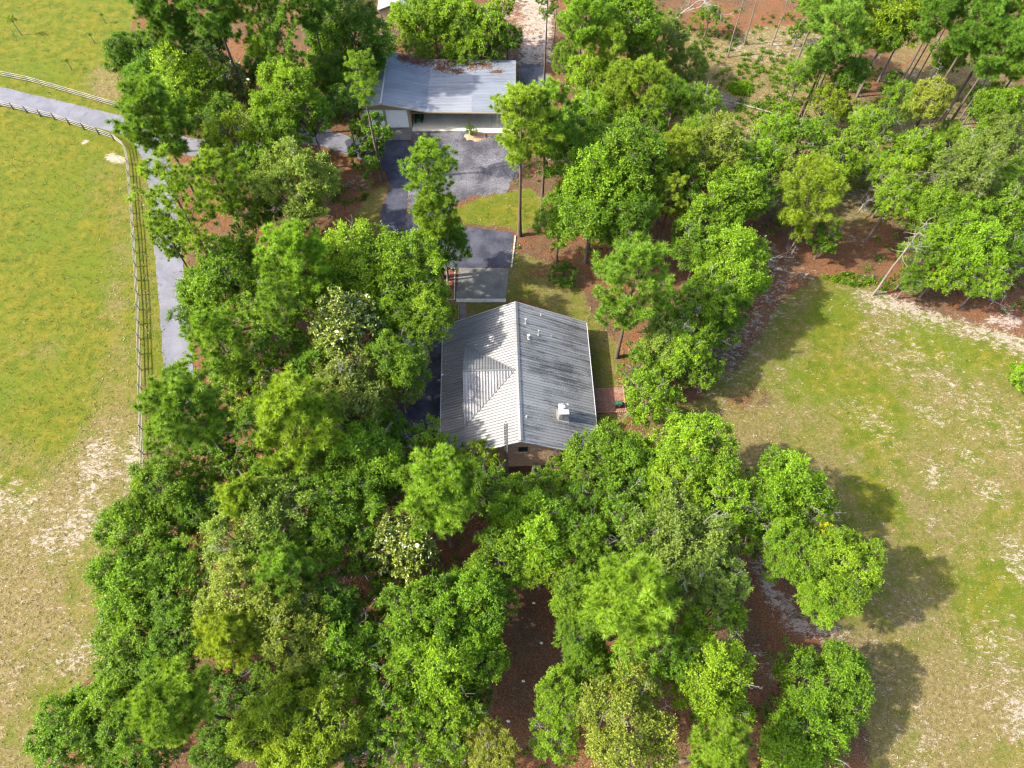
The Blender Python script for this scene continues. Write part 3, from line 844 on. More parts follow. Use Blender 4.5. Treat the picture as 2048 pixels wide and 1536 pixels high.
def gz(X):
    x = X - 10.5
    if x < -17.8: return 4.5 + (x + 17.8) * .21
    if x < -11.7: return 4.5 - (x + 17.8) * .21
    return 3.2 - (x + 11.7) * .0165


gy0, gy1 = -.35, 10.9
n = 12; pwid = (gy1 - gy0) / n
secs = [(-17.8, 4.1, .21, -1, M_ROOFG), (-17.8, 6.1, .21, 1, M_ROOFG), (-11.7, 6.2, .0165, 1, M_ROOFG2), (-5.48, 6.05, .0165, 1, M_ROOFG)]
for x0, L, sl, sg, mt in secs:
    me = rib_panel('roof_panel', pwid, L, sl, 3, mt, sg, .035)
    for i in range(n):
        link('roof_panel', me, GA, (x0 + 10.5, gy0 + i * pwid, gz(x0 + 10.5 + sg * .001) + (.0 if x0 < -12 else .02) + .003 * (i % 2)))
MB().box(-7.42, -7.18, gy0 - .03, gy1 + .03, 4.53, 4.58).build('ridge_cap', M_TRIM, GA)
for (xa, za), (xb, zb) in (((-11.4, 3.64), (-7.3, 4.5)), ((-7.3, 4.5), (-1.2, 3.22)), ((-1.2, 3.2), (11.05, 3.0))):
    for y in (gy0 - .04, gy1 + .04):
        P = [(xa, y - .03, za - .2), (xb, y - .03, zb - .2), (xb, y - .03, zb - .01), (xa, y - .03, za - .01)]
        MB().poly(P + [(x, y_ + .06, z_) for x, y_, z_ in P], [(0, 1, 2, 3), (7, 6, 5, 4), (0, 4, 5, 1), (1, 5, 6, 2), (2, 6, 7, 3), (3, 7, 4, 0)]).build('fascia', M_TAN, GA)
for i in range(9):
    y = gy0 + .2 + i * (gy1 - gy0 - .4) / 8
    MB().box(-3.5, 11.0, y - .04, y + .04, 2.72, 2.9).build('rafter', M_WOOD, GA)
# front wall with two roll doors
fx0, fx1 = -10.5, -3.6
D1, D2 = (-9.95, -7.35), (-7.05, -4.02)
mb = MB()
for a, b2, z0 in ((fx0, D1[0], 0), (D1[0], D1[1], 3.0), (D1[1], D2[0], 0), (D2[0], D2[1], 3.0), (D2[1], fx1, 0)):
    P = [a] + ([-7.3] if a < -7.3 < b2 else []) + [b2]
    for p, q in zip(P, P[1:]):
        mb.poly([(p, .2, z0), (q, .2, z0), (q, .2, gz(q) - .06), (p, .2, gz(p) - .06), (p, .35, z0), (q, .35, z0), (q, .35, gz(q) - .06), (p, .35, gz(p) - .06)],
                [(0, 1, 2, 3), (7, 6, 5, 4), (0, 4, 5, 1), (1, 5, 6, 2), (2, 6, 7, 3), (3, 7, 4, 0)])
    k = int((b2 - a) / .3)
    for i in range(k):
        x = a + (i + .5) * (b2 - a) / k
        mb.box(x - .03, x + .03, .17, .198, z0 + .02, gz(x) - .22)
mb.build('front_wall', M_TAN, GA)
for a, b2 in (D1, D2):
    mb = MB()
    for i in range(14):
        mb.box(a + .02, b2 - .02, .26 - .012 * (i % 2), .30, i * .213 + .01, i * .213 + .205)
    dd = mb.build('roll_door', M_DOORW, GA)
    MB().box((a + b2) / 2 - .12, (a + b2) / 2 + .12, .2, .24, .25, .3).build('handle', M_BLACK, dd)
MB().box(fx0 - .15, fx0 - .01, .2, 10.6, 0, 3.6).build('side_wall', M_TAN, GA)
MB().box(fx1 - .16, fx1 - .01, .36, 10.6, 0, 3.15).build('side_wall', M_TAN, GA)
MB().box(fx0, 10.9, 10.62, 10.75, 0, 2.9).build('back_wall', M_TAN, GA)
for x, y in ((4.45, .0), (10.75, .0), (10.75, 5.3)):
    MB().box(x - .09, x + .09, y - .09, y + .09, 0, 2.95).build('post', M_WOOD, GA)
MB().box(-3.58, 10.95, -.08, .08, 2.68, 2.92).build('header_beam', M_WOOD, GA)
# floor slabs
MB().box(-14.05, -6.2, 80.95, 92.1, 0, .12).build('concrete_slab', M_SLAB)
tag(bpy.context.scene.objects['concrete_slab'], kind='structure')
for x0, x1, y0, y1 in ((-6.17, -2.95, 80.6, 84.1), (-2.92, .4, 80.6, 84.1), (-6.17, -2.95, 84.13, 92.1), (-2.92, .4, 84.13, 92.1)):
    tag(MB().box(x0, x1, y0, y1, 0, .07).build('concrete_slab', M_SLAB), kind='structure')
tag(MB().box(-20.9, -14.1, 79.2, 81.65, 0, .05).build('concrete_apron', M_CONC), kind='structure')

# mower under the carport
mo = empty('riding_mower', (-13.2, 83.4, .12))
tag(mo, 'dark green riding mower parked under the carport against the garage wall', 'mower')
mb = MB(); mb.poly([(-.3, -1.0, .4), (.3, -1.0, .4), (.36, -.1, .4), (-.36, -.1, .4), (-.24, -.92, .78), (.24, -.92, .78), (.3, -.1, .9), (-.3, -.1, .9)],
                   [(0, 3, 2, 1), (4, 5, 6, 7), (0, 1, 5, 4), (1, 2, 6, 5), (2, 3, 7, 6), (3, 0, 4, 7)])
mb.build('hood', M_GREENP, mo)
MB().box(-.42, .42, -.09, .9, .35, .52).box(-.55, -.3, .35, 1.0, .521, .75).box(.3, .55, .35, 1.0, .521, .75).build('body', M_GREENP, mo)
mb = MB().box(-.25, .25, .35, .8, .53, .66); mb.poly([(-.25, .8, .6), (.25, .8, .6), (.22, .95, 1.05), (-.22, .95, 1.05), (-.25, .9, .6), (.25, .9, .6), (.22, 1.03, 1.05), (-.22, 1.03, 1.05)],
    [(0, 1, 2, 3), (7, 6, 5, 4), (0, 4, 5, 1), (1, 5, 6, 2), (2, 6, 7, 3), (3, 7, 4, 0)])
mb.build('seat', M_YEL, mo)
mb = MB().tube((0, -.1, .85), (0, .12, 1.1), .02)
for i in range(10):
    t0, t1 = i * math.pi / 5, (i + 1) * math.pi / 5
    mb.tube((.19 * math.cos(t0), .12 + .12 * math.sin(t0), 1.1 + .08 * math.sin(t0)), (.19 * math.cos(t1), .12 + .12 * math.sin(t1), 1.1 + .08 * math.sin(t1)), .017, n=5)
mb.build('steering_wheel', M_BLACK, mo)
for x, y, rr, wd in ((-.43, -.75, .2, .16), (.43, -.75, .2, .16), (-.45, .65, .3, .26), (.45, .65, .3, .26)):
    wh = MB().tube((x - wd / 2, y, rr), (x + wd / 2, y, rr), rr, n=14).build('wheel', M_TYRE, mo)
    MB().tube((x - wd / 2 - .01, y, rr), (x + wd / 2 + .01, y, rr), rr * .5, n=10).build('rim', M_YEL, wh)
MB().box(-.6, .6, -.45, .3, .12, .3).build('mower_deck', M_GREENP, mo)

# shed beyond the garage
SH = empty('garden_shed', (-20.6, 105.6, 0))
tag(SH, 'tan sided shed with white metal roof beyond the garage', 'shed')
mb = MB()
sw, sd, sh, sr = 6.4, 6.0, 2.5, 3.7
A_ = [(0, 0, 0), (sw, 0, 0), (sw, 0, sh), (sw / 2, 0, sr), (0, 0, sh)]
B2 = [(x, sd, z) for x, y, z in A_]
mb.poly(A_ + B2, [(0, 1, 2, 3, 4), (9, 8, 7, 6, 5)] + [(i, 5 + i, 5 + (i + 1) % 5, (i + 1) % 5) for i in range(5)])
mb.build('wall', M_TAN, SH)
for i in range(13):
    z = .02 + i * .19
    mb = MB(); mb.poly([(0.08, -.035, z), (sw - .08, -.035, z), (sw - .08, -.012, z + .185), (.08, -.012, z + .185), (.08, -.001, z), (sw - .08, -.001, z), (sw - .08, -.001, z + .185), (.08, -.001, z + .185)],
                       [(0, 1, 2, 3), (0, 4, 5, 1), (1, 5, 6, 2), (2, 6, 7, 3), (3, 7, 4, 0)])
    mb.build('siding_plank', M_TAN, SH)
for x in (0, sw): MB().box(x - .08, x + .08, -.06, .05, 0, sh).build('corner_board', M_TRIM, SH)
mb = MB()
for s in (-1, 1):
    xe = sw / 2 + s * (sw / 2 + .35); ze = sr - (sr - sh) * (sw / 2 + .35) / (sw / 2)
    P = [(sw / 2, -.3, sr + .02), (xe, -.3, ze + .02), (xe, sd + .3, ze + .02), (sw / 2, sd + .3, sr + .02)]
    mb.poly(P + [(x, y, z + .1) for x, y, z in P], [(3, 2, 1, 0), (4, 5, 6, 7), (0, 1, 5, 4), (1, 2, 6, 5), (2, 3, 7, 6), (3, 0, 4, 7)])
mb.build('roof', M_ROOFG2, SH)

# ------------------------------------------------------------------ fences
RAIL = boxes_mesh('rail', [(0, 1, -.022, .022, -.055, .055)], M_FENCE, np.zeros(1))
POST = boxes_mesh('post', [(-.06, .06, -.06, .06, 0, 1.2)], M_POST, np.zeros(1))


def fence(px, label, side=1):
    pts = [Vector(p) for p in gp(px)]
    root = empty('rail_fence', (pts[0].x, pts[0].y, 0))
    tag(root, label, 'fence', 'rail fences along the entrance lane')
    prev = None
    for a, b in zip(pts, pts[1:]):
        L = (b - a).length; k = max(1, round(L / 2.44)); ang = math.atan2(b.y - a.y, b.x - a.x)
        for i in range(k):
            p = a + (b - a) * (i / k) - pts[0]
            link('post', POST, root, (p.x, p.y, 0), None, (random.uniform(-.02, .02), random.uniform(-.02, .02), ang))
            for z in (.32, .68, 1.04):
                nrm = Vector((-(b - a).y, (b - a).x)).normalized() * .085 * side
                q = p + nrm
                link('rail', RAIL, root, (q.x, q.y, z + random.uniform(-.015, .015)), (L / k - .01, 1, 1), (0, random.uniform(-.006, .006), ang))
    p = pts[-1] - pts[0]
    link('post', POST, root, (p.x, p.y, 0))


fence([(-140, 120), (0, 152), (60, 164), (140, 187), (235, 215), (275, 219), (320, 222)], 'bleached rail fence running above the entrance lane at the top pasture', -1)
fence([(-140, 185), (0, 213), (110, 240), (228, 280), (252, 298), (258, 330), (270, 480), (279, 620), (282, 740), (285, 860), (288, 960)],
      'long bleached rail fence that bends and follows the straight lane past the big pasture')


# ------------------------------------------------------------------ foliage generators
def unit(v): return v / (np.linalg.norm(v, axis=-1, keepdims=True) + 1e-9)


def leaves_mesh(name, P, axis, nrm, L, Wd, tone, mat):
    """Folded pointed leaves: base P, long axis, blade normal."""
    side = unit(np.cross(axis, nrm))
    nrm = unit(np.cross(side, axis))
    L = np.asarray(L)[:, None]; Wd = np.asarray(Wd)[:, None]
    mid = P + axis * L * 0.45
    V = np.stack([P, mid + side * Wd * .5 + nrm * Wd * .18, P + axis * L, mid - side * Wd * .5 + nrm * Wd * .18], 1).reshape(-1, 3)
    n = len(P)
    b = np.arange(n)[:, None] * 4
    F = np.concatenate([b + np.array([[0, 1, 2]]), b + np.array([[0, 2, 3]])], 0)
    return np_mesh(name, V, F, mat, np.repeat(tone, 4))


def tubes_mesh(name, segs, mat, n=4):
    """segs: list of (p0, p1, r0, r1) -> one mesh."""
    if not segs: segs = [((0, 0, 0), (0, 0, .1), .01, .01)]
    A = np.array([s[0] for s in segs], float); B = np.array([s[1] for s in segs], float)
    r0 = np.array([s[2] for s in segs]); r1 = np.array([s[3] for s in segs])
    d = unit(B - A)
    ref = np.where(np.abs(d[:, 2:3]) > .9, np.array([[1., 0, 0]]), np.array([[0, 0, 1.]]))
    u = unit(np.cross(d, ref)); w = np.cross(d, u)
    t = np.arange(n) * 2 * math.pi / n
    ring = u[:, None] * np.cos(t)[None, :, None] + w[:, None] * np.sin(t)[None, :, None]
    V = np.concatenate([A[:, None] + ring * r0[:, None, None], B[:, None] + ring * r1[:, None, None]], 1).reshape(-1, 3)
    b = np.arange(len(segs))[:, None, None] * 2 * n
    i = np.arange(n)
    f = np.stack([i, (i + 1) % n, n + (i + 1) % n, n + i], 1)[None]
    return np_mesh(name, V, (b + f).reshape(-1, 4), mat, smooth=True)


def bent(p0, p1, r0, r1, rg, k=4, bow=.08, lift=0.0):
    p0 = np.array(p0, float); p1 = np.array(p1, float)
    L = np.linalg.norm(p1 - p0)
    o = rg.normal(size=3) * L * bow; o[2] += lift * L
    pts = [p0 + (p1 - p0) * t + o * math.sin(math.pi * t) for t in np.linspace(0, 1, k + 1)]
    rs = np.linspace(r0, r1, k + 1)
    return [(pts[i], pts[i + 1], rs[i], rs[i + 1]) for i in range(k)]


def broad_crown(seed, R=3.6, flat=0.8, nl=13, nc=13, sprigs=9, per=7, leaf=.27, mat=None, loose=0.0, bark=None, lumps=.40):
    """Broadleaf crown, origin at its centre: lobes > leafy clumps > sprigs > leaves, with the limbs that carry them."""
    rg = np.random.default_rng(seed)
    segs = []
    base = np.array([0, 0, -R * flat * 1.05])
    P, AX, NR, T, SZ = [], [], [], [], []
    ga = math.pi * (3 - math.sqrt(5))
    rot = rg.random() * 6.28
    sx, sy = rg.uniform(.85, 1.15), rg.uniform(.85, 1.15)
    for i in range(nl):
        zz = 1 - (i + .5) / nl * 1.55
        a = i * ga + rot + rg.normal() * .25
        h = math.sqrt(max(0, 1 - zz * zz))
        dl = np.array([h * math.cos(a) * sx, h * math.sin(a) * sy, zz * flat])
        c = dl * R * rg.uniform(.40, .84)
        lr = R * lumps * rg.uniform(.62, 1.25)
        segs += bent(base + [0, 0, R * .12], c, .055 * R * .5, .018 * R * .5, rg, 4, .09, -.02)
        lt = rg.normal() * .10
        for j in range(nc):
            cd = unit(rg.normal(size=3) + unit(dl) * .55 + np.array([0, 0, .35]))
            cc = c + cd * lr * rg.uniform(.65, 1.05) * np.array([1, 1, .8])
            if rg.random() < loose: continue
            segs += [(c, cc, .010 * R * .5, .005)]
            ct = .5 + lt + rg.normal() * .10
            for s in range(sprigs):
                sd = unit(rg.normal(size=3) * .8 + cd * .7 + np.array([0, 0, .15]))
                sl = R * rg.uniform(.09, .20)
                k = per
                t = (np.arange(k) + rg.random(k) * .6) / k
                pos = cc + sd * (t * sl)[:, None] + rg.normal(size=(k, 3)) * .04
                ax = unit(sd[None] * .7 + rg.normal(size=(k, 3)) * .75 + np.array([0, 0, -.1]))
                nr = unit(rg.normal(size=(k, 3)) * .55 + np.array([0, 0, .8]) + cd * .4)
                P.append(pos); AX.append(ax); NR.append(nr)
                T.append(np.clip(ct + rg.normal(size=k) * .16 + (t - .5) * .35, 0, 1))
                SZ.append(leaf * rg.uniform(.7, 1.25, k))
    P, AX, NR, T, SZ = (np.concatenate(x) for x in (P, AX, NR, T, SZ))
    dead = []
    for i in range(int(26 * loose) + (7 if loose else 3)):
        d = unit(rg.normal(size=3) + np.array([0, 0, .35]))
        q = d * R * rg.uniform(.55, .8) * np.array([1, 1, flat]); e = d * R * rg.uniform(.95, 1.12) * np.array([1, 1, flat])
        b = bent(q, e, .03, .012, rg, 3, .12); dead += b
        for _ in range(5):
            k = rg.integers(0, 3); s0 = b[k][1]
            f = s0 + unit(d + rg.normal(size=3) * .8) * rg.uniform(.3, .8)
            dead.append((s0, f, .014, .008))
            dead.append((f, f + unit(d + rg.normal(size=3)) * rg.uniform(.2, .4), .009, .007))
    return (leaves_mesh('crown', P, AX, NR, SZ, SZ * .56, T, mat), tubes_mesh('branches', segs, bark or M_BARKG, 4), base[2], tubes_mesh('dead_twigs', dead, M_DEAD, 4))


def needle_mesh(name, P, D, L, wd, T, mat, rg):
    n = len(P)
    s = unit(np.cross(D, rg.normal(size=(n, 3))))
    V = np.stack([P - s * wd * .5, P + s * wd * .5, P + D * L[:, None]], 1).reshape(-1, 3)
    F = np.arange(3 * n).reshape(-1, 3)
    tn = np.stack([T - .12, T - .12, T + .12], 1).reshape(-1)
    return np_mesh(name, V, F, mat, np.clip(tn, 0, 1))


def pine_crown(seed, R=3.4, Lc=8.0, nb=34, puffs=7, nn=64, nl=.40, top=.35, wide=.38, mat=None, wd=.055, up=.35, gap=0.0):
    """Pine crown, origin at its foot, the stem running up it to Lc: limbs in loose whorls carrying needle tufts."""
    rg = np.random.default_rng(seed)
    segs, C, CD, CS, CT = [], [], [], [], []
    for i in range(nb):
        t = (i + .3 + rg.random() * .5) / nb
        if rg.random() < gap: continue
        z = Lc * t
        prof = (t / wide) ** .6 if t < wide else max(.10, 1 - ((t - wide) / (1 - wide)) ** 1.7 * (1 - top * .55))
        L = R * prof * rg.uniform(.65, 1.12)
        a = i * 2.39996 + rg.normal() * .35
        el = rg.uniform(-.05, .30) + .55 * t
        d = np.array([math.cos(a) * math.cos(el), math.sin(a) * math.cos(el), math.sin(el)])
        p0 = np.array([0, 0, z]); p1 = p0 + d * L + np.array([0, 0, up * L * .25])
        bs = bent(p0, p1, .045 * (1.15 - t * .7), .014, rg, 4, .05, -.07)
        segs += bs
        bt = .5 + rg.normal() * .09
        m = max(3, int(puffs * (.5 + .5 * L / R)))
        for j in range(m):
            f = rg.uniform(.38, 1.0) if j else 1.0
            k = min(3, int(f * 4)); q = bs[k]; b0 = q[0] + (q[1] - q[0]) * (f * 4 - k)
            tw = unit(rg.normal(size=3) * np.array([1, 1, .5]) + d * .6 + np.array([0, 0, .35]))
            pp = b0 + tw * rg.uniform(.12, .3) * R * (.9 if j else .2)
            segs.append((b0, pp, .014, .008))
            C.append(pp); CD.append(unit(tw * .7 + np.array([0, 0, .7]))); CS.append(rg.uniform(.8, 1.2)); CT.append(bt + rg.normal() * .1)
    C.append(np.array([0, 0, Lc])); CD.append(np.array([0, 0, 1.])); CS.append(1.1); CT.append(.6)
    C, CD, CS, CT = np.array(C), np.array(CD), np.array(CS), np.array(CT)
    n = len(C)
    D = unit(rg.normal(size=(n, nn, 3)) + CD[:, None] * .62)
    off = (rg.random((n, nn)) ** .8)[:, :, None] * -CD[:, None] * .16
    P = (C[:, None] + off * CS[:, None, None]).reshape(-1, 3)
    Ls = (nl * CS[:, None] * rg.uniform(.75, 1.1, (n, nn))).reshape(-1)
    T = (CT[:, None] + rg.normal(size=(n, nn)) * .12).reshape(-1)
    return needle_mesh('crown', P, D.reshape(-1, 3), Ls, wd, T, mat or M_PINE, rg), tubes_mesh('branches', segs, M_BARK, 4)


def bare_mesh(seed, H=6.0, trunk=.3, spread=.75, depth=5, lean=0.1, mat=None, thick=.09, kids=(2, 4), up=.25):
    rg = np.random.default_rng(seed)
    segs = []

    def grow(p, d, L, r, k):
        q = p
        dd = d
        m = 3
        for i in range(m):
            dd = unit(dd + rg.normal(size=3) * .16 + np.array([0, 0, .05]))
            e = q + dd * L / m
            segs.append((q, e, r * (1 - .2 * i / m), r * (1 - .2 * (i + 1) / m)))
            q = e
            if k > 0 and i < m - 1 and rg.random() < .55:
                sd = unit(dd + rg.normal(size=3) * spread + np.array([0, 0, up * .5]))
                grow(q, sd, L * rg.uniform(.4, .65), r * .5, k - 2)
        if k <= 0: return
        for _ in range(rg.integers(*kids)):
            sd = unit(dd + rg.normal(size=3) * spread + np.array([0, 0, up]))
            grow(q, sd, L * rg.uniform(.6, .85), r * .66, k - 1)
    grow(np.zeros(3), unit(np.array([rg.normal() * lean, rg.normal() * lean, 1.])), H * trunk, thick, depth)
    S_ = np.array([s[1] for s in segs])
    k = H / S_[:, 2].max()
    segs = [(a * k, b * k, max(r0, .012), max(r1, .010)) for a, b, r0, r1 in segs]
    return tubes_mesh('branches', segs, mat or M_DEAD, 4), segs


def snag_mesh(seed, H=17, r=.17, limbs=22, lo=.35, ll=2.2, mat=None):
    rg = np.random.default_rng(seed)
    segs = []
    p = np.zeros(3); pts = [p]
    for i in range(10):
        p = p + np.array([rg.normal() * .05, rg.normal() * .05, H / 10]); pts.append(p)
    for i in range(10): segs.append((pts[i], pts[i + 1], r * (1 - .085 * i), r * (1 - .085 * (i + 1))))
    tr = list(segs)
    br = []
    for i in range(limbs):
        t = lo + (1 - lo) * (i + rg.random()) / limbs
        k = min(9, int(t * 10)); q = pts[k] + (pts[k + 1] - pts[k]) * (t * 10 - k)
        a = i * 2.4 + rg.normal() * .4; L = ll * (1.15 - t * .8) * rg.uniform(.5, 1.2)
        d = np.array([math.cos(a), math.sin(a), rg.uniform(-.1, .5)])
        b = bent(q, q + d * L, .045, .012, rg, 3, .12, -.1); br += b
        for _ in range(3):
            f = rg.uniform(.4, 1); kk = min(2, int(f * 3)); s0 = b[kk][0] + (b[kk][1] - b[kk][0]) * (f * 3 - kk)
            e = s0 + unit(d + rg.normal(size=3) * .7) * L * rg.uniform(.2, .45)
            br.append((s0, e, .016, .008))
    return tubes_mesh('trunk', tr, mat or M_DEAD, 7), tubes_mesh('branches', br, mat or M_DEAD, 4)


def trunk_mesh(seed, mat, taper=.35, n=8, bow=.012):
    """unit height, unit foot radius"""
    rg = np.random.default_rng(seed)
    k = 7
    V = []
    o = rg.normal(size=2) * bow
    for i in range(k + 1):
        t = i / k
        r = 1 - (1 - taper) * t + .35 * max(0, 1 - t * 14)
        cx, cy = o * math.sin(math.pi * t) / .25
        for j in range(n):
            a = 2 * math.pi * j / n
            V.append((cx * 0 + math.cos(a) * r * (1 + .08 * math.sin(3 * a + seed)), math.sin(a) * r * (1 + .08 * math.sin(3 * a + seed)), t))
    F = [(i * n + j, i * n + (j + 1) % n, (i + 1) * n + (j + 1) % n, (i + 1) * n + j) for i in range(k) for j in range(n)]
    return np_mesh('trunk', np.array(V), np.array(F), mat, smooth=True)


M_STEM = plain('grey_brown_stem', (0.115, 0.098, 0.082), 0.9, var=.35, scale=3)
TRUNK_O = [trunk_mesh(i, M_BARKG, .55) for i in range(3)]
TRUNK_P = [trunk_mesh(i + 9, M_BARK, .22) for i in range(3)]
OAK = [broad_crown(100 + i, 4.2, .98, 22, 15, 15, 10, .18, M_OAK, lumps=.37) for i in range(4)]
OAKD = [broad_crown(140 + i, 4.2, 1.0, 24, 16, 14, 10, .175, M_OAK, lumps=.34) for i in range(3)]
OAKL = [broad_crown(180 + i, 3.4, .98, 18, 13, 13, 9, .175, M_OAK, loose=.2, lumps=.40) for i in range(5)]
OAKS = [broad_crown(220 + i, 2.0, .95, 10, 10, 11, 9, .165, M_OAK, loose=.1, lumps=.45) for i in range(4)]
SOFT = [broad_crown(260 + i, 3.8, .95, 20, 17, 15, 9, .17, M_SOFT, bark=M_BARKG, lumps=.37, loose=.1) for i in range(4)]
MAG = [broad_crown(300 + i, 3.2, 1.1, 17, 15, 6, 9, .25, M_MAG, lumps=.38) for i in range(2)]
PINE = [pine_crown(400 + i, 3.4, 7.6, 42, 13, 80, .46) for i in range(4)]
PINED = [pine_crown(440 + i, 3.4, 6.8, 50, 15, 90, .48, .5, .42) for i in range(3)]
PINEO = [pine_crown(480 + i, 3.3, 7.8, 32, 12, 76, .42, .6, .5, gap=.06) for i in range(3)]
BUSHY = [bare_mesh(500 + i, 6, .22, .8, 5) [0] for i in range(3)]
WISPY = [bare_mesh(520 + i, 9, .35, .5, 5, .1, None, .09, (2, 4), .5)[0] for i in range(2)]
M_PALE = plain('pale_brown_stem', (0.15, 0.13, 0.108), 0.9, var=.35, scale=3)
SNAG = [snag_mesh(540, 19, .19, 30, .40, 2.8), snag_mesh(541, 15, .15, 22, .62, 2.2, M_STEM), snag_mesh(542, 13, .13, 16, .6, 1.8, M_STEM), snag_mesh(547, 14, .15, 20, .55, 2.6, M_PALE)]

# tint of a crown: g mid green, d deep, b bright, y yellow-green, o olive, p pale
TINT = {'g': (1, 1, 1), 'd': (.78, .86, .9), 'b': (1.30, 1.22, 1.0), 'y': (1.50, 1.20, .9), 'o': (1.08, .97, 1.05), 'p': (1.2, 1.15, 1.5), 'Y': (3.4, 1.9, 1.0), 'k': (.6, .7, .8)}
PLACED = []
cnt = {}


def nxt(kind, lst):
    cnt[kind] = cnt.get(kind, -1) + 1
    return lst[cnt[kind] % len(lst)]


trng = random.Random(77)


def tree(kind, cx, cy, rpx, h, tint, label, group=None, lean=(0, 0)):
    """(cx, cy), rpx: where and how big the photo shows the crown; h: height of the tree in metres."""
    Rg = 3.5
    grow = 1.12 if group == G5 else 1.14 if group == G6 else 1.19 if group == G7 else 1.22
    for _ in range(6):          # crown radius and the height of its middle
        if kind in ('pine', 'pined', 'pineo'): hc = h - Rg * 1.12
        elif kind == 'mag': hc = h - Rg * 1.05
        else: hc = h - Rg * .82
        hc = max(hc, .35 * h)
        X, Y = ground_at(cx, cy, hc)
        dep = Y * .5 + (CAM_H - hc) * .8660254
        Rg = grow * rpx * dep / FOC
    rz_ = trng.uniform(0, 6.28)
    nm = {'pine': 'pine_tree', 'pined': 'pine_tree', 'pineo': 'pine_tree', 'mag': 'magnolia_tree', 'soft': 'feathery_tree', 'oaks': 'small_tree'}.get(kind, 'broadleaf_tree')
    ct = {'pine_tree': 'pine tree', 'magnolia_tree': 'magnolia tree'}.get(nm, 'tree')
    if label.split()[-1] == '': pass
    if 'shrub' in label or 'bush' in label: nm, ct = 'shrub', 'shrub'
    if 'sapling' in label: nm, ct = 'sapling', 'sapling'
    root = empty(nm, (X, Y, 0), 0)
    root.rotation_euler = (lean[1], lean[0], 0) if lean != (0, 0) else (0, 0, 0)
    if lean != (0, 0):      # keep the crown where the photo has it
        root.location.x -= hc * math.sin(lean[0]); root.location.y += hc * math.sin(lean[1])
    tag(root, label, ct, group)
    tv = TINT[tint]; j = trng.uniform(.9, 1.1)
    col = (tv[0] * j * trng.uniform(.94, 1.06), tv[1] * j, tv[2] * j, 1)
    if kind in ('pine', 'pined', 'pineo'):
        lst = {'pine': PINE, 'pined': PINED, 'pineo': PINEO}[kind]
        cr, br = nxt(kind, lst)
        base_R = 3.7
        Lc0 = {'pine': 7.6, 'pined': 6.8, 'pineo': 7.8}[kind]
        s = Rg / base_R
        z0 = max(h - Lc0 * s, .15 * h)
        sz = (h - z0) / Lc0
        link('trunk', nxt('tp', TRUNK_P), root, (0, 0, 0), (.011 * h + .02, .011 * h + .02, h), (0, 0, rz_))
        c = link('crown', cr, root, (0, 0, z0), (s, s, sz), (0, 0, rz_)); c.color = col
        link('branches', br, root, (0, 0, z0), (s, s, sz), (0, 0, rz_))
    else:
        lst = {'oak': OAK, 'oakd': OAKD, 'oakl': OAKL, 'oaks': OAKS, 'soft': SOFT, 'mag': MAG}[kind]
        cr, br, zb, dt = nxt(kind, lst)
        base_R = {'oak': 4.2, 'oakd': 4.2, 'oakl': 3.4, 'oaks': 2.0, 'soft': 3.8, 'mag': 3.2}[kind] * 1.02
        s = Rg / base_R
        sz = s * trng.uniform(.92, 1.08)
        tz = max(.3, hc + zb * sz + .15 * s)
        link('trunk', nxt('to', TRUNK_O), root, (0, 0, 0), (.032 * Rg + .06, .032 * Rg + .06, tz), (0, 0, rz_))
        c = link('crown', cr, root, (0, 0, hc), (s, s, sz), (0, 0, rz_)); c.color = col
        link('branches', br, root, (0, 0, hc), (s, s, sz), (0, 0, rz_))
        if kind not in ('mag', 'oaks'): link('dead_twigs', dt, root, (0, 0, hc), (s, s, sz), (0, 0, rz_))['kind'] = 'stuff'
        if kind == 'mag':
            vs = np.empty(len(cr.vertices) * 3, np.float32); cr.vertices.foreach_get('co', vs); vs = vs.reshape(-1, 3)
            out = vs[np.argsort(-(vs[:, 2] + .5 * np.hypot(vs[:, 0], vs[:, 1])))][:len(vs) // 3]
            for k in range(6):
                q = out[trng.randrange(len(out))]
                f = link('flower', FLOWER, root, (0, 0, 0), (1, 1, 1), (trng.uniform(-.5, .5), trng.uniform(-.5, .5), trng.random() * 6))
                ca, sa = math.cos(rz_), math.sin(rz_)
                f.location = ((q[0] * ca - q[1] * sa) * s * 1.03, (q[0] * sa + q[1] * ca) * s * 1.03, hc + q[2] * sz + .08)
    PLACED.append((X, Y, Rg, h))
    return root


def petal_flower():
    V, F = [], []
    for i in range(7):
        a = i * 2 * math.pi / 7; c, s = math.cos(a), math.sin(a)
        b = len(V)
        for r, w, z in ((.02, .03, 0), (.11, .07, .06), (.19, .03, .05)):
            V += [(r * c - w * s, r * s + w * c, z), (r * c + w * s, r * s - w * c, z)]
        F += [(b, b + 1, b + 3, b + 2), (b + 2, b + 3, b + 5, b + 4)]
    return np_mesh('flower', np.array(V), np.array(F), M_PETAL)


FLOWER = petal_flower()


def bare(px, py, h, label, lst, H0, lean=(0, 0), col=None, s=None, name='bare_tree', cat='bare tree', group=None):
    """Leafless tree by the foot of its stem."""
    X, Y = ground_at(px, py)
    root = empty(name, (X, Y, 0))
    tag(root, label, cat, group)
    root.rotation_euler = (lean[1], lean[0], 0)
    k = h / H0; s = s or k
    me = lst
    rzz = trng.uniform(0, 6.28)
    if isinstance(me, tuple):
        link('trunk', me[0], root, (0, 0, 0), (s, s, k), (0, 0, rzz)); link('branches', me[1], root, (0, 0, 0), (s, s, k), (0, 0, rzz))['kind'] = 'stuff'
    else:
        link('branches', me, root, (0, 0, 0), (s, s, k), (0, 0, rzz))
    return root


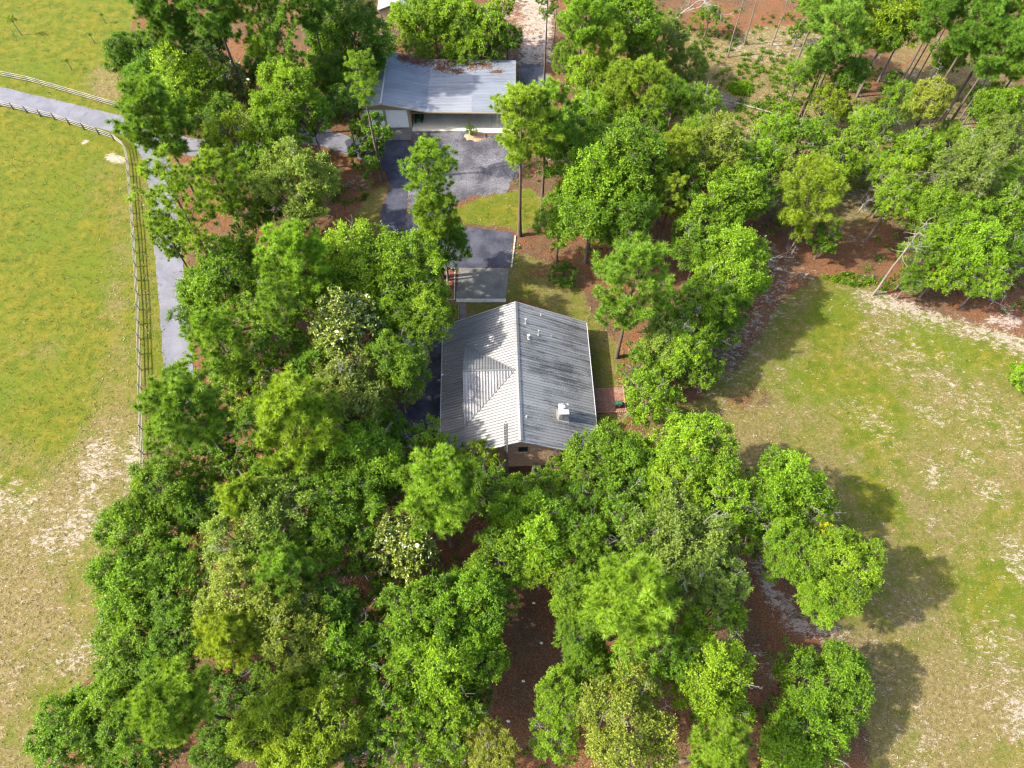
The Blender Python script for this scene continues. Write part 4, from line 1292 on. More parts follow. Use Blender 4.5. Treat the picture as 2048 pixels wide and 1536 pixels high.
# ------------------------------------------------------------------ the trees, one by one
G1 = 'trees along the top pasture edge'
G2 = 'trees between the lane and the driveway'
G3 = 'trees of the grove below the house'
G4 = 'trees bordering the right lawn'
G5 = 'trees of the thinned wood beyond the lawn'
G6 = 'trees beyond the garage'
G7 = 'trees between the garage and the house'
TREES = [
    # top left wood
    ('pined', 335, 25, 58, 21, 'd', 'dark bluish pine overlooking the top pasture, at the picture edge', G1),
    ('oakd', 262, 112, 42, 9, 'd', 'small dark broadleaf bulging out into the top pasture', G1),
    ('pine', 345, 85, 50, 17, 'd', 'dark pine with a bare stem behind the bulging pasture tree', G1),
    ('oakd', 300, 160, 45, 9, 'd', 'dark low broadleaf just above the end of the upper rail fence', G1),
    ('soft', 405, 125, 42, 9, 'k', 'dull olive understorey tree shaded by the dark pines', G1),
    ('pined', 425, 20, 55, 22, 'd', 'dark pine second from the pasture along the top edge', G1),
    ('oakd', 425, 70, 34, 10, 'd', 'deep green tree wedged between two dark pines near the top', G1),
    ('pine', 515, 45, 62, 20, 'b', 'bright open pine with pale branches, top left wood', G1),
    ('pineo', 570, 100, 46, 17, 'g', 'pine with a long limb reaching toward the round dark tree', G1),
    ('pined', 620, 15, 50, 20, 'k', 'very dark pine at the top edge left of the shed', G1),
    ('soft', 690, 20, 45, 15, 'g', 'feathery green tree at the top edge touching the shed', G1),
    ('oakd', 650, 60, 40, 11, 'k', 'blackish green tree behind the round dark tree', G1),
    ('oakd', 692, 92, 72, 12, 'd', 'large round dark tree leaning over the garage roof end', G1),
    ('oakd', 660, 165, 48, 9, 'd', 'dark lower tree tucked under the round dark tree', G1),
    ('oakd', 530, 140, 34, 9, 'k', 'dark understorey tree between pale pine and bright grove', G1),
    ('oak', 375, 195, 72, 13, 'b', 'big bright green tree above the lane bend', G2),
    ('oakl', 305, 205, 44, 11, 'b', 'bright tree hanging over the end of the upper fence', G2),
    ('mag', 470, 178, 38, 9, 'o', 'small magnolia in pale bloom beside the bright lane tree', G2),
    ('pined', 322, 260, 66, 18, 'g', 'leaning pine over the lane junction, its stem showing', G2),
    ('oak', 440, 245, 45, 11, 'g', 'mid green tree below the small magnolia', G2),
    ('oakl', 475, 292, 58, 12, 'y', 'yellow-green tree with pale inner limbs above the lane junction', G2),
    ('oak', 570, 190, 55, 14, 'b', 'bright tall tree left of the garage doors', G2),
    ('oakl', 620, 235, 42, 11, 'g', 'green tree between the bright tall tree and lane end', G2),
    ('oak', 545, 262, 48, 12, 'b', 'bright rounded tree on the lane before the garage', G2),
    ('oakl', 520, 335, 46, 11, 'b', 'light green tree south of the lane, grove centre', G2),
    ('soft', 600, 372, 66, 13, 'b', 'grey-green feathery tree beside the sandy straw clearing', G2),
    ('pine', 440, 375, 52, 16, 'b', 'bright tufted pine between the lane pines', G2),
    ('oakl', 500, 405, 45, 10, 'g', 'green tree over orange straw, grove centre', G2),
    ('pineo', 368, 425, 76, 20, 'b', 'tall pine whose crown overhangs the straight lane', G2),
    ('pine', 340, 478, 40, 13, 'g', 'lower pine branch cluster edging the straight lane', G2),
    ('oaks', 525, 440, 28, 7, 'd', 'slim ivy-dark small tree over orange straw', G2),
    ('oaks', 425, 500, 26, 5, 'g', 'small bush on sandy straw near the lane pine stem', G2),
    ('pineo', 488, 485, 26, 11, 'g', 'slender small-headed pine with curved stem over orange straw', G2),
    ('oakd', 440, 585, 72, 11, 'g', 'dense dark tree crowding the straight lane', G2),
    ('oakl', 470, 525, 46, 9, 'g', 'twiggy green tree at the head of the dense lane tree', G2),
    ('oakl', 400, 630, 45, 8, 'd', 'low dark tree at the right verge of the straight lane', G2),
    ('pined', 600, 540, 66, 18, 'b', 'fresh green pine leaning on the big bright tree', G2),
    ('pine', 565, 620, 48, 16, 'g', 'tufted pine left of the upper flowering magnolia', G2),
    ('pine', 445, 695, 62, 16, 'b', 'bright pine beside the lane end', G2),
    ('oakl', 560, 705, 50, 10, 'd', 'dark green tree with grey dead twigs left of the magnolia', G2),
    ('oakl', 510, 775, 58, 11, 'b', 'light tree between the lane-end pines', G2),
    ('oak', 720, 535, 78, 14, 'b', 'largest bright green tree left of the concrete pad, upper lobe', G7),
    ('oak', 810, 545, 70, 14, 'b', 'bright green tree close to the parking pad', G7),
    ('oak', 845, 625, 55, 12, 'b', 'bright tree overhanging the house roof corner', G7),
    ('oak', 785, 625, 50, 12, 'g', 'green tree tucked behind the upper magnolia', G7),
    ('mag', 688, 655, 64, 15, 'g', 'upper yellow-green magnolia with white blooms left of the house', G7),
    ('oakd', 790, 725, 58, 12, 'g', 'darker green tree shading the driveway west of the house', G7),
    ('mag', 800, 775, 40, 8, 'o', 'small magnolia on the driveway edge facing the porch', G7),
    ('pined', 390, 835, 82, 20, 'g', 'big dense pine at the end of the straight lane', G2),
    ('soft', 690, 805, 80, 13, 'o', 'wide olive feathery tree, driveway side of the grove', G3),
    ('oakl', 520, 850, 46, 10, 'd', 'dark tree between the big dense pine and gold-tufted pine', G3),
    ('oakl', 465, 940, 52, 9, 'g', 'low green tree by the brown straw gap', G3),
    ('pined', 600, 865, 84, 18, 'y', 'golden-tufted pine among dark trees left of the driveway', G3),
    ('oak', 735, 925, 66, 13, 'g', 'green tree below the shaded driveway', G3),
    ('oak', 690, 1010, 72, 13, 'g', 'tall green tree with thin dead twigs below the golden pine', G3),
    ('oakl', 860, 905, 52, 8, 'g', 'light green tree at the lower left roof corner', G3),
    ('oakl', 780, 960, 42, 9, 'd', 'dark tree between driveway end and puffy pine', G3),
    ('pined', 882, 1000, 80, 17, 'b', 'bright puffy pine in front of the brick gable', G3),
    ('oakl', 955, 928, 42, 6.5, 'y', 'lime leaved tree against the brick gable left of the aerial', G3),
    ('oakl', 980, 985, 48, 8, 'g', 'green tree below the lattice aerial', G3),
    ('oaks', 1115, 945, 26, 3.5, 'g', 'small bush beside the air conditioner', G3),
    ('mag', 810, 1088, 62, 12, 'g', 'lower yellow-green magnolia with white blooms in the grove', G3),
    # left pasture edge
    ('oakd', 335, 985, 64, 12, 'g', 'dark tree at the foot of the long fence', G3),
    ('oak', 300, 1070, 72, 12, 'g', 'broad tree on the pasture edge, second below the fence end', G3),
    ('oak', 400, 1020, 50, 11, 'd', 'deep green tree behind the fence-end tree', G3),
    ('oak', 275, 1175, 75, 12, 'g', 'broad tree on the pasture edge, third below the fence end', G3),
    ('oak', 360, 1150, 60, 12, 'g', 'inner tree between pasture edge and olive pine', G3),
    ('oak', 285, 1265, 72, 11, 'g', 'broad tree on the pasture edge, fourth below the fence end', G3),
    ('oak', 375, 1255, 56, 12, 'd', 'dark inner tree above the large puffed pine', G3),
    ('soft', 520, 1055, 84, 15, 'b', 'olive green pine-like tree, upper left grove', G3),
    ('pined', 490, 1010, 46, 15, 'y', 'small gold pine head over the brown straw gap', G3),
    ('pine', 575, 1150, 66, 15, 'g', 'tufted pine leaning right of the olive tree', G3),
    ('soft', 505, 1200, 78, 15, 'y', 'yellowish feathery tree in the middle of the left grove', G3),
    ('pined', 470, 1280, 60, 15, 'y', 'gold-green pine above the large puffed pine', G3),
    ('soft', 585, 1260, 66, 14, 'y', 'yellow-olive feathery tree with bare inner limbs', G3),
    ('pined', 360, 1415, 78, 20, 'b', 'large puffed pine near the bottom left', G3),
    ('oakl', 265, 1345, 56, 10, 'g', 'loose tree on the pasture edge beside sandy ground', G3),
    ('oak', 225, 1410, 60, 11, 'g', 'tree on the pasture edge left of the large puffed pine', G3),
    ('oak', 150, 1460, 66, 11, 'g', 'lowest tree reaching into the bottom left pasture', G3),
    ('oak', 270, 1490, 66, 11, 'd', 'dark tree on the bottom edge under the puffed pine', G3),
    ('oak', 440, 1500, 45, 10, 'd', 'dark green tree on the bottom edge right of the puffed pine', G3),
    ('oakl', 470, 1390, 50, 9, 'k', 'deeply shaded tree between puffed pine and lime tree', G3),
    ('oak', 545, 1450, 66, 14, 'y', 'bright lime tree on the bottom edge, left half', G3),
    ('oak', 640, 1440, 70, 14, 'y', 'bright lime tree on the bottom edge, right half', G3),
    ('oak', 600, 1510, 60, 13, 'y', 'lime tree cut by the bottom edge', G3),
    # middle grove
    ('oak', 660, 1230, 60, 12, 'd', 'dark tree left of the grey leafless tree', G3),
    ('oak', 690, 1310, 66, 12, 'g', 'green tree below the grey leafless tree', G3),
    ('oakl', 620, 1340, 50, 11, 'g', 'green tree behind the lime pair', G3),
    ('oak', 835, 1250, 70, 12, 'g', 'green tree under the lower magnolia', G3),
    ('oak', 930, 1215, 72, 11.5, 'g', 'wide green tree left of the straw glade head', G3),
    ('oak', 955, 1315, 58, 10, 'b', 'bright tree at the straw glade edge', G3),
    ('oak', 870, 1340, 72, 12, 'b', 'bright tree in the heart of the lower grove', G3),
    ('oakl', 775, 1360, 55, 11, 'g', 'loose green tree right of the tree below grey twigs', G3),
    ('oakl', 780, 1440, 58, 12, 'b', 'light tree near the bottom, right of the lime pair', G3),
    ('oak', 890, 1440, 62, 11, 'b', 'light tree near the bottom beside the glade', G3),
    ('oakl', 740, 1500, 50, 10, 'd', 'dark twiggy tree cut by the bottom edge', G3),
    ('oakl', 850, 1515, 50, 10, 'g', 'green tree cut by the bottom edge left of glade', G3),
    ('soft', 985, 1510, 48, 11, 'y', 'yellow feathery tree at the bottom of the glade', G3),
    ('oakl', 935, 1395, 40, 8, 'd', 'dark low tree leaning on the straw glade', G3),
    ('oak', 1065, 1060, 72, 12, 'b', 'bright tree centred below the brick gable', G3),
    ('oak', 1010, 1120, 58, 11, 'g', 'green tree right of the lower magnolia', G3),
    ('oakl', 1035, 1005, 48, 9, 'b', 'light tree close to the gable foot', G3),
    ('oak', 1085, 1120, 44, 11, 'b', 'bright tree just above the straw glade', G3),
    ('oakl', 1090, 985, 40, 8, 'g', 'green tree below the air conditioner', G3),
    ('oak', 1212, 932, 70, 9.5, 'g', 'green tree covering the lower right roof corner', G4),
    ('oak', 1270, 940, 56, 9.5, 'g', 'green tree on the yard below the patio', G4),
    ('oakl', 1235, 1000, 58, 10, 'g', 'twiggy tree below the roof corner tree', G4),
    ('oakl', 1160, 1015, 42, 9, 'd', 'dark tree between gable and roof corner tree', G4),
    ('oakd', 1165, 1095, 58, 11, 'g', 'dark tree right of the glade head', G4),
    ('oakd', 1150, 1190, 50, 11, 'g', 'deep green tree along the right side of the glade', G4),
    ('oakd', 1160, 1270, 44, 10, 'd', 'dark tree left of the big tufted pine', G4),
    ('oak', 1390, 905, 75, 12, 'b', 'bright tree projecting into the lawn below the patio', G4),
    ('oakl', 1350, 990, 56, 11, 'b', 'light tree behind the lawn projection', G4),
    ('oakl', 1435, 1010, 58, 11, 'b', 'light tree with pale limbs in the lawn edge row', G4),
    ('oak', 1565, 980, 66, 11, 'b', 'bright tree at the lawn edge above the yellow sapling', G4),
    ('oakl', 1510, 1050, 58, 10, 'g', 'green tree inside the lawn edge row', G4),
    ('oakl', 1620, 1030, 45, 9, 'g', 'loose green tree casting shade on the lawn', G4),
    ('oaks', 1645, 1075, 22, 8, 'Y', 'yellow leaved small bush at the lawn edge', G4),
    ('oak', 1580, 1105, 52, 11, 'g', 'green tree left of the lawn corner tree', G4),
    ('oak', 1690, 1135, 64, 12, 'b', 'bright lawn corner tree with long shadow', G4),
    ('oak', 1645, 1195, 44, 10, 'b', 'bright tree above the bare sand', G4),
    ('soft', 1355, 1090, 84, 13, 'g', 'wide olive feathery tree with many bare inner branches', G4),
    ('soft', 1425, 1155, 54, 12, 'g', 'olive feathery tree beside the red bare soil', G4),
    ('oakl', 1270, 1085, 60, 11, 'g', 'green tree behind the big tufted pine', G4),
    ('pined', 1255, 1210, 88, 18, 'b', 'big tufted pine right of the straw glade', G4),
    ('oakl', 1420, 1230, 56, 10, 'g', 'green tree right of the big tufted pine', G4),
    ('oakl', 1275, 1345, 50, 10, 'p', 'grey-lit twiggy tree below the big tufted pine', G4),
    ('oakd', 1180, 1330, 46, 9, 'g', 'deep green tree in the lower glade side', G4),
    ('oakl', 1350, 1310, 44, 10, 'd', 'dark tree between the tufted pine and red soil', G4),
    ('oak', 1420, 1350, 70, 11, 'b', 'yellowish bright tree beside red straw', G4),
    ('oakl', 1450, 1420, 42, 8, 'b', 'small bright tree on the red straw', G4),
    ('soft', 1245, 1455, 84, 13, 'y', 'yellow-olive feathery tree at the bottom centre', G4),
    ('oak', 1122, 1395, 46, 11, 'b', 'bright tree right of the lower glade', G4),
    ('oakl', 1108, 1475, 42, 10, 'b', 'light tree right of the glade bottom', G4),
    ('pined', 1430, 1510, 62, 15, 'b', 'puffy pine cut by the bottom edge, right of centre', G4),
    ('oak', 1650, 1370, 70, 8.5, 'g', 'solitary round tree at the bottom right lawn', G4),
    ('oakd', 1600, 1480, 74, 8, 'g', 'dark round tree at the bottom right corner of the grove', G4),
    # right of the house
    ('pine', 1264, 585, 84, 17.7, 'g', 'open pine standing beside the house roof on a thick stem', G7),
    ('soft', 1338, 690, 58, 8, 'b', 'fine leaved bush right of the thick stemmed pine', G4),
    ('oakl', 1390, 655, 50, 8, 'g', 'green tree between the yard and the lawn', G4),
    ('oakl', 1297, 795, 50, 6.5, 'b', 'light green tree shading the brick patio', G4),
    ('oakl', 1300, 735, 44, 6, 'g', 'twiggy low tree above the patio tree', G4),
    ('oakl', 1400, 735, 40, 6, 'g', 'low bush at the lawn edge right of the patio', G4),
    ('oakd', 1150, 300, 62, 15, 'g', 'dark left shoulder tree of the large clump by the twin pines', G7),
    ('oak', 1240, 325, 76, 16, 'g', 'tall broad tree topping the large dark clump', G7),
    ('oak', 1185, 420, 70, 13, 'g', 'front tree of the large dark clump over orange straw', G7),
    ('oakd', 1120, 440, 46, 10, 'g', 'low left tree of the large clump beside twin pine stems', G7),
    ('oakd', 1255, 440, 55, 12, 'd', 'dark right tree of the large clump', G7),
    ('pine', 1042, 265, 66, 21, 'y', 'left twin pine with golden crown over the gravel yard', G7),
    ('pine', 1092, 250, 60, 20, 'b', 'right twin pine beside the gravel yard', G7),
    ('pine', 858, 355, 54, 20, 'b', 'tall pine rising between driveway and gravel yard', G7),
    ('pined', 870, 440, 46, 15, 'b', 'lower pine in front of the tall driveway pine', G7),
    ('oakd', 888, 490, 46, 9, 'd', 'dark tree at the parking pad corner', G7),
    ('pineo', 725, 170, 40, 18, 'b', 'slender pine before the garage doors', G7),
    ('oaks', 745, 265, 34, 8, 'd', 'dark small tree round the slender pine stem, upper', G7),
    ('oaks', 735, 315, 30, 5, 'd', 'dark bush at the slender pine foot', G7),
    ('oakl', 690, 210, 34, 9, 'd', 'shaded tree at the left end of the garage', G7),
    ('oaks', 1125, 550, 22, 2.5, 'k', 'dark lone bush on the yard grass', G7),
    # beyond the garage
    ('oak', 850, 42, 60, 9.2, 'b', 'bright tree behind the garage nearest the shed', G6),
    ('oak', 912, 55, 56, 9, 'b', 'bright tree in the middle behind the garage roof', G6),
    ('oakl', 975, 66, 50, 8.5, 'b', 'bright tree right of centre behind the garage roof', G6),
    ('oakl', 835, 104, 30, 5.5, 'b', 'low bright bough tree over the garage back edge', G6),
    ('oakl', 935, 110, 34, 5.5, 'g', 'low green tree touching the carport back edge', G6),
    ('oakl', 1015, 75, 30, 7, 'd', 'dark twiggy tree at the head of the gravel track', G6),
    ('oaks', 1005, 15, 22, 8, 'b', 'small bright tree by the sandy track at the top edge', G6),
    # right of track
    ('pineo', 1095, 10, 26, 15, 'd', 'thin dark pine at the right side of the sandy track', G6),
    ('pined', 1165, 55, 50, 18, 'b', 'bright pine right of the sandy track', G5),
    ('oakd', 1135, 120, 30, 10, 'g', 'dark slim tree beside the gravel track', G5),
    ('oak', 1265, 50, 60, 16, 'b', 'tall lime topped tree at the head of the wood', G5),
    ('oakd', 1220, 20, 40, 15, 'd', 'dark tree at the top edge beside the lime topped tree', G5),
    ('soft', 1330, 75, 40, 10, 'g', 'greyish feathery tree under the bare grey tree', G5),
    ('pine', 1215, 110, 50, 15, 'b', 'bright pine in front of the lime topped tree', G5),
    ('oak', 1180, 150, 44, 11, 'b', 'bright tree above the orange straw bank', G5),
    ('oakl', 1290, 120, 44, 11, 'g', 'green tree right of the bright pine', G5),
    ('soft', 1370, 140, 40, 7, 'b', 'fresh feathery bush at the clearing edge', G5),
    ('oak', 1200, 225, 46, 10, 'b', 'bright tree right of the garage end', G5),
    ('pine', 1290, 195, 56, 16, 'y', 'gold tipped pine in the wood above the dark clump', G5),
    ('pine', 1240, 185, 44, 15, 'y', 'smaller gold pine left of the gold tipped pine', G5),
    ('oakd', 1350, 195, 36, 10, 'd', 'dark tree behind the gold tipped pine', G5),
    ('oakl', 1400, 225, 44, 11, 'g', 'green tree left of the brush pile', G5),
    ('pined', 1292, 295, 26, 14, 'p', 'small pale round headed pine above the dark clump', G5),
    ('soft', 1425, 300, 58, 13, 'y', 'yellow-green tree below the brush pile', G5),
    ('pine', 1345, 320, 48, 14, 'y', 'gold green pine right of the pale round pine', G5),
    ('pineo', 1340, 400, 40, 12, 'y', 'open low pine over the dark straw path', G5),
    ('oakl', 1460, 330, 46, 11, 'g', 'green tree right of the yellow-green tree', G5),
    ('oakl', 1375, 355, 40, 11, 'd', 'dark tree under the gold green pine', G5),
    ('oak', 1415, 435, 56, 11, 'g', 'green tree right of the straw path', G4),
    ('oak', 1470, 395, 52, 11, 'b', 'bright tree above the path trees', G4),
    ('oak', 1465, 540, 68, 11, 'b', 'bright rounded tree at the lawn head', G4),
    ('oakl', 1400, 490, 46, 10, 'g', 'loose tree left of the bright rounded tree', G4),
    ('oakd', 1450, 615, 42, 8, 'd', 'dark low tree under the bright rounded tree', G4),
    ('oakl', 1440, 660, 34, 6, 'd', 'dark bush at the sandy lawn edge', G4),
    ('pine', 1615, 405, 72, 13, 'y', 'wide golden pine standing alone over sandy straw', G5),
    ('oaks', 1650, 480, 28, 5, 'd', 'dark small tree right below the golden pine', G5),
    ('oaks', 1690, 335, 30, 7, 'g', 'green small tree behind the golden pine', G5),
    ('pined', 1660, 95, 62, 17, 'p', 'pale green broad pine at the clearing head', G5),
    ('oakd', 1700, 150, 36, 11, 'k', 'dark tree at the foot of the pale broad pine', G5),
    ('oakl', 1600, 152, 30, 10, 'g', 'leaning single stem tree in the clearing', G5),
    ('oakl', 1655, 205, 34, 8, 'y', 'small yellow tree alone in the clearing', G5),
    ('oakd', 1640, 5, 40, 14, 'd', 'dark tree on the top edge above the clearing', G5),
    ('oak', 1790, 35, 54, 15, 'y', 'bright lime tree at the edge of the dark pines', G5),
    ('oakd', 1775, 70, 36, 12, 'd', 'dark tree below the bright lime tree', G5),
    ('pined', 1870, 40, 50, 20, 'd', 'dark pine left of the top right dead pine', G5),
    ('pined', 1945, 65, 56, 20, 'd', 'dark pine in the top right wood behind the dead pine', G5),
    ('pined', 2015, 35, 56, 20, 'g', 'green pine in the top right corner', G5),
    ('pined', 1985, 115, 52, 18, 'd', 'dark pine on the slope of the top right wood', G5),
    ('pined', 2050, 120, 50, 18, 'g', 'pine at the right edge of the top right wood', G5),
    ('oakd', 1900, 110, 36, 12, 'd', 'deep green tree under the dead pine', G5),
    ('oakd', 1840, 0, 40, 15, 'k', 'blackish tree on the top edge, right of the lime tree', G5),
    ('oakl', 1740, 265, 42, 10, 'g', 'green tree with pale fallen limbs in the far clearing', G5),
    ('oakl', 1735, 235, 28, 9, 'b', 'bright top of a small tree in the far clearing', G5),
    ('oakl', 1800, 205, 36, 9, 'g', 'light tree left of the three straight stems', G5),
    ('soft', 1860, 200, 40, 11, 'y', 'thin yellowish tree among straight stems', G5),
    ('oakl', 1830, 310, 48, 9, 'b', 'bright tree in the middle of the far clearing', G5),
    ('oakl', 1545, 270, 40, 10, 'b', 'bright tree below the clearing, left', G5),
    ('oakl', 1595, 280, 42, 10, 'g', 'green tree below the clearing, centre', G5),
    ('oakl', 1672, 325, 44, 9, 'b', 'bright tree right behind the golden pine', G5),
    ('oakl', 1520, 325, 46, 10, 'b', 'bright tree above the lawn head, sandy edge', G5),
    ('soft', 1930, 345, 56, 12, 'g', 'pale olive tree with leaning stem, far right wood', G5),
    ('oak', 2000, 215, 46, 12, 'g', 'green tree at the right edge under the pines', G5),
    ('soft', 2000, 295, 56, 11, 'g', 'olive feathery tree at the right edge', G5),
    ('oakl', 2030, 350, 36, 10, 'd', 'dark tree cut by the right edge', G5),
    ('oak', 1870, 425, 56, 9, 'g', 'green tree above the lawn, right half', G5),
    ('oakl', 1785, 400, 40, 9, 'b', 'light tree above the leaning bare stem', G5),
    ('oak', 1935, 500, 62, 9, 'b', 'bright tree at the lawn head, far right', G5),
    ('oakl', 1880, 545, 44, 7, 'b', 'bright low tree over the white sand', G5),
    ('oakl', 1842, 512, 34, 8, 'g', 'green tree entangled with the leaning bare stem', G5),
    ('oakl', 1822, 560, 26, 5, 'd', 'dark low tree right of the leaning bare stem', G5),
    ('oakl', 2005, 430, 56, 9, 'g', 'green tree with pale dead limbs at the right edge', G5),
    ('oakl', 2020, 510, 44, 8, 'd', 'dark tree at the right edge near white sand', G5),
    ('oakl', 1970, 560, 40, 7, 'b', 'bright tree beside a grey twig mound', G5),
    ('oaks', 1975, 430, 26, 8, 'd', 'dark small tree behind the far right bright tree', G5),
    ('oaks', 942, 262, 9, 1.6, 'k', 'dark pot-sized bush at the middle carport post', G7),
    ('oaks', 2052, 755, 26, 3, 'b', 'lone small bush at the right edge of the lawn', G4),
    ('oaks', 22, 38, 7, 3.2, 'y', 'thin yellow-green sapling alone in the top left pasture', G1),
    ('oaks', 203, 30, 3, 1.6, 'd', 'tiny sapling in the top pasture near its upper edge', G1),
    ('oaks', 180, 70, 3, 1.6, 'd', 'tiny sapling in the middle of the top pasture', G1),
    ('oaks', 133, 122, 3.5, 1.8, 'd', 'tiny sapling in the top pasture above the fence', G1),
    # trees that close the canopy
    ('oak', 655, 575, 58, 13, 'b', 'bright tree joining the fresh pine and the largest bright tree', G2),
    ('oak', 640, 735, 52, 11, 'd', 'dark tree between the upper magnolia and the lane-end pine', G2),
    ('oakl', 520, 615, 46, 11, 'g', 'green tree between the dense lane tree and the tufted pine', G2),
    ('oakl', 470, 745, 46, 10, 'g', 'green tree squeezed between two lane-end pines', G2),
    ('oak', 600, 795, 50, 11, 'g', 'green tree left of the wide olive feathery tree', G3),
    ('oakl', 645, 940, 46, 10, 'd', 'dark tree right of the golden-tufted pine foot', G3),
    ('oak', 555, 955, 46, 9, 'g', 'low green tree just below the golden-tufted pine', G3),
    ('oakl', 705, 1110, 46, 10, 'g', 'green tree left of the lower magnolia', G3),
    ('oakl', 420, 890, 44, 9, 'd', 'dark tree at the foot of the big dense pine', G3),
    ('oak', 765, 865, 40, 8, 'd', 'dark tree beside the shaded driveway end', G3),
    ('oak', 640, 1085, 48, 12, 'g', 'green tree right of the olive pine-like tree', G3),
    ('oakl', 560, 1340, 46, 11, 'g', 'green tree above the lime pair, left', G3),
    ('oakl', 780, 1190, 40, 8, 'd', 'dark low tree behind the grey leafless tree', G3),
    ('oak', 330, 1330, 48, 11, 'd', 'dark tree left above the large puffed pine', G3),
    ('oak', 1195, 365, 66, 15, 'b', 'bright middle tree of the large dark clump', G7),
    ('oakl', 1172, 245, 46, 13, 'b', 'bright tree at the back of the large dark clump', G7),
    ('oakl', 1290, 370, 46, 12, 'g', 'right shoulder tree of the large dark clump', G7),
    ('oakl', 1345, 625, 40, 8, 'g', 'green tree behind the thick stemmed pine', G4),
    ('oakl', 1415, 590, 48, 10, 'b', 'bright tree just left below the bright rounded tree', G4),
    ('oakl', 1365, 705, 44, 8, 'b', 'bright tree left of the low lawn-edge bush', G4),
    ('oakl', 1320, 1150, 48, 11, 'g', 'green tree below the wide olive feathery tree', G4),
    ('oakl', 1765, 335, 34, 8, 'b', 'bright small tree right of the whitish leafless bush', G5),
    ('oakl', 1640, 270, 34, 8, 'g', 'green small tree below the small yellow tree', G5),
    ('oakl', 1705, 305, 28, 7, 'y', 'yellowish small tree below the far clearing edge', G5),
    ('oakl', 1795, 355, 38, 9, 'b', 'bright tree between the far clearing and the leaning stem', G5),
    ('oakl', 1880, 470, 36, 8, 'b', 'bright tree over the leaning stem top', G5),
    ('oakl', 1930, 430, 46, 9, 'b', 'bright tree behind the far right bright tree', G5),
    ('oakl', 1962, 290, 38, 9, 'g', 'green tree left of the olive feathery edge tree', G5),
    ('oakl', 1900, 268, 28, 7, 'b', 'small bright tree at the foot of the straight stem pair', G5),
    ('oaks', 1573, 225, 20, 4, 'b', 'low bright bush in the clearing beside a straight stem', G5),
    ('soft', 1560, 345, 44, 9, 'b', 'feathery light tree left of the wide golden pine', G5),
    ('oakl', 1500, 385, 44, 10, 'g', 'green tree at the sandy edge left of the wide golden pine', G5),
    ('oakl', 1290, 250, 42, 12, 'g', 'green tree under the gold tipped pine', G5),
    ('oakl', 1240, 262, 40, 11, 'b', 'bright tree under the smaller gold pine', G5),
    ('oakl', 1385, 275, 38, 11, 'b', 'bright tree left of the yellow-green brush pile tree', G5),
    ('pined', 1705, 20, 44, 16, 'g', 'green pine on the top edge right of the pale broad pine', G5),
    ('oakd', 1728, 75, 34, 11, 'g', 'deep green tree between the pale pine and the lime tree', G5),
    ('oaks', 1690, 230, 18, 3.5, 'g', 'low bush right of the small yellow tree', G5),
    ('oaks', 1790, 165, 20, 4, 'g', 'low bush left of the three straight stems', G5),
    ('oaks', 1960, 190, 20, 4, 'b', 'low bright bush among the straight stems', G5),
    ('oaks', 1600, 60, 18, 4, 'd', 'dark low bush at the upper end of the clearing', G5),
    ('oaks', 1420, 30, 20, 5, 'g', 'low bush on red straw near the grey leafless broad tree', G5),
]
for row in TREES:
    tree(*row)

# ------------------------------------------------------------------ leafless trees and dead stems
G8 = 'bare dead stems in the thinned wood'
bare(765, 1262, 5.5, 'grey leafless spreading tree in the lower grove', BUSHY[0], 6, s=1.5)
bare(720, 1500, 5, 'grey leafless tree at the bottom edge near the lime trees', BUSHY[1], 6, s=1.0)
bare(1345, 55, 9, 'grey leafless broad tree above the feathery bush, top edge', BUSHY[2], 6, s=1.5)
bare(1745, 590, 13, 'leaning tree with a long bare stem at the head of the lawn', SNAG[3], 14, s=1.1, group=G8)
bare(1850, 178, 19, 'tall dead pine with crooked side branches, top right', SNAG[0], 19, group=G8)
bare(1455, 115, 13, 'bare pale stem at the top of the clearing, thickest of its row', SNAG[1], 15, group=G8)
bare(1488, 90, 13, 'bare thin stem right of the thickest pale stem, clearing top', SNAG[2], 13, group=G8)
bare(1543, 92, 11, 'dark bare stem right of two pale stems, clearing top', SNAG[2], 13, group=G8)
bare(1742, 372, 4, 'whitish leafless bush behind the golden pine', BUSHY[0], 6, s=.9)
bare(1945, 205, 6, 'pinkish twiggy leafless tree among straight stems', BUSHY[1], 6, s=1.0)
bare(1700, 445, 3.5, 'small whitish leafless bush at the sandy wood edge', BUSHY[2], 6, s=.7)
bare(1550, 520, 3.5, 'grey leafless bush below the golden pine', BUSHY[1], 6, s=.65)
bare(787, 103, 4.5, 'dark leafless sapling tree behind the garage ridge', WISPY[0], 9, s=.5)
bare(1325, 760, 3, 'white leafless bush between patio tree and lawn', BUSHY[0], 6, s=.6)
bare(1720, 270, 6, 'pale crooked leafless tree in the far clearing', BUSHY[2], 6, s=.9)
bare(1980, 610, 2.6, 'grey mound of leafless twigs at the right sand edge', BUSHY[0], 6, s=.7)
bare(515, 800, 6, 'grey twiggy dead tree between the lane-end pines', BUSHY[2], 6, s=.9)
for i, (px, py, h, lab) in enumerate([
    (1816, 158, 17, 'first of three straight dark stems left of the dead pine'),
    (1830, 164, 17, 'middle of three straight dark stems left of the dead pine'),
    (1875, 285, 15, 'long straight stem leaning over the far clearing'),
    (1905, 258, 15, 'straight stem in the pair right of the far clearing'),
    (1925, 250, 15, 'second straight stem in the pair right of the far clearing'),
    (1795, 280, 12, 'short straight stem below the light far tree'),
    (1858, 398, 11, 'dark bare stem above the right lawn head'),
    (1603, 245, 14, 'straight pine stem at the foot of the clearing'),
    (2010, 175, 14, 'straight stem at the right edge of the top wood'),
    (1108, 85, 13, 'straight thin stem beside the sandy track'),
]):
    bare(px, py, h, lab, SNAG[1 + i % 2], (15, 13)[i % 2], s=.85, group=G8)

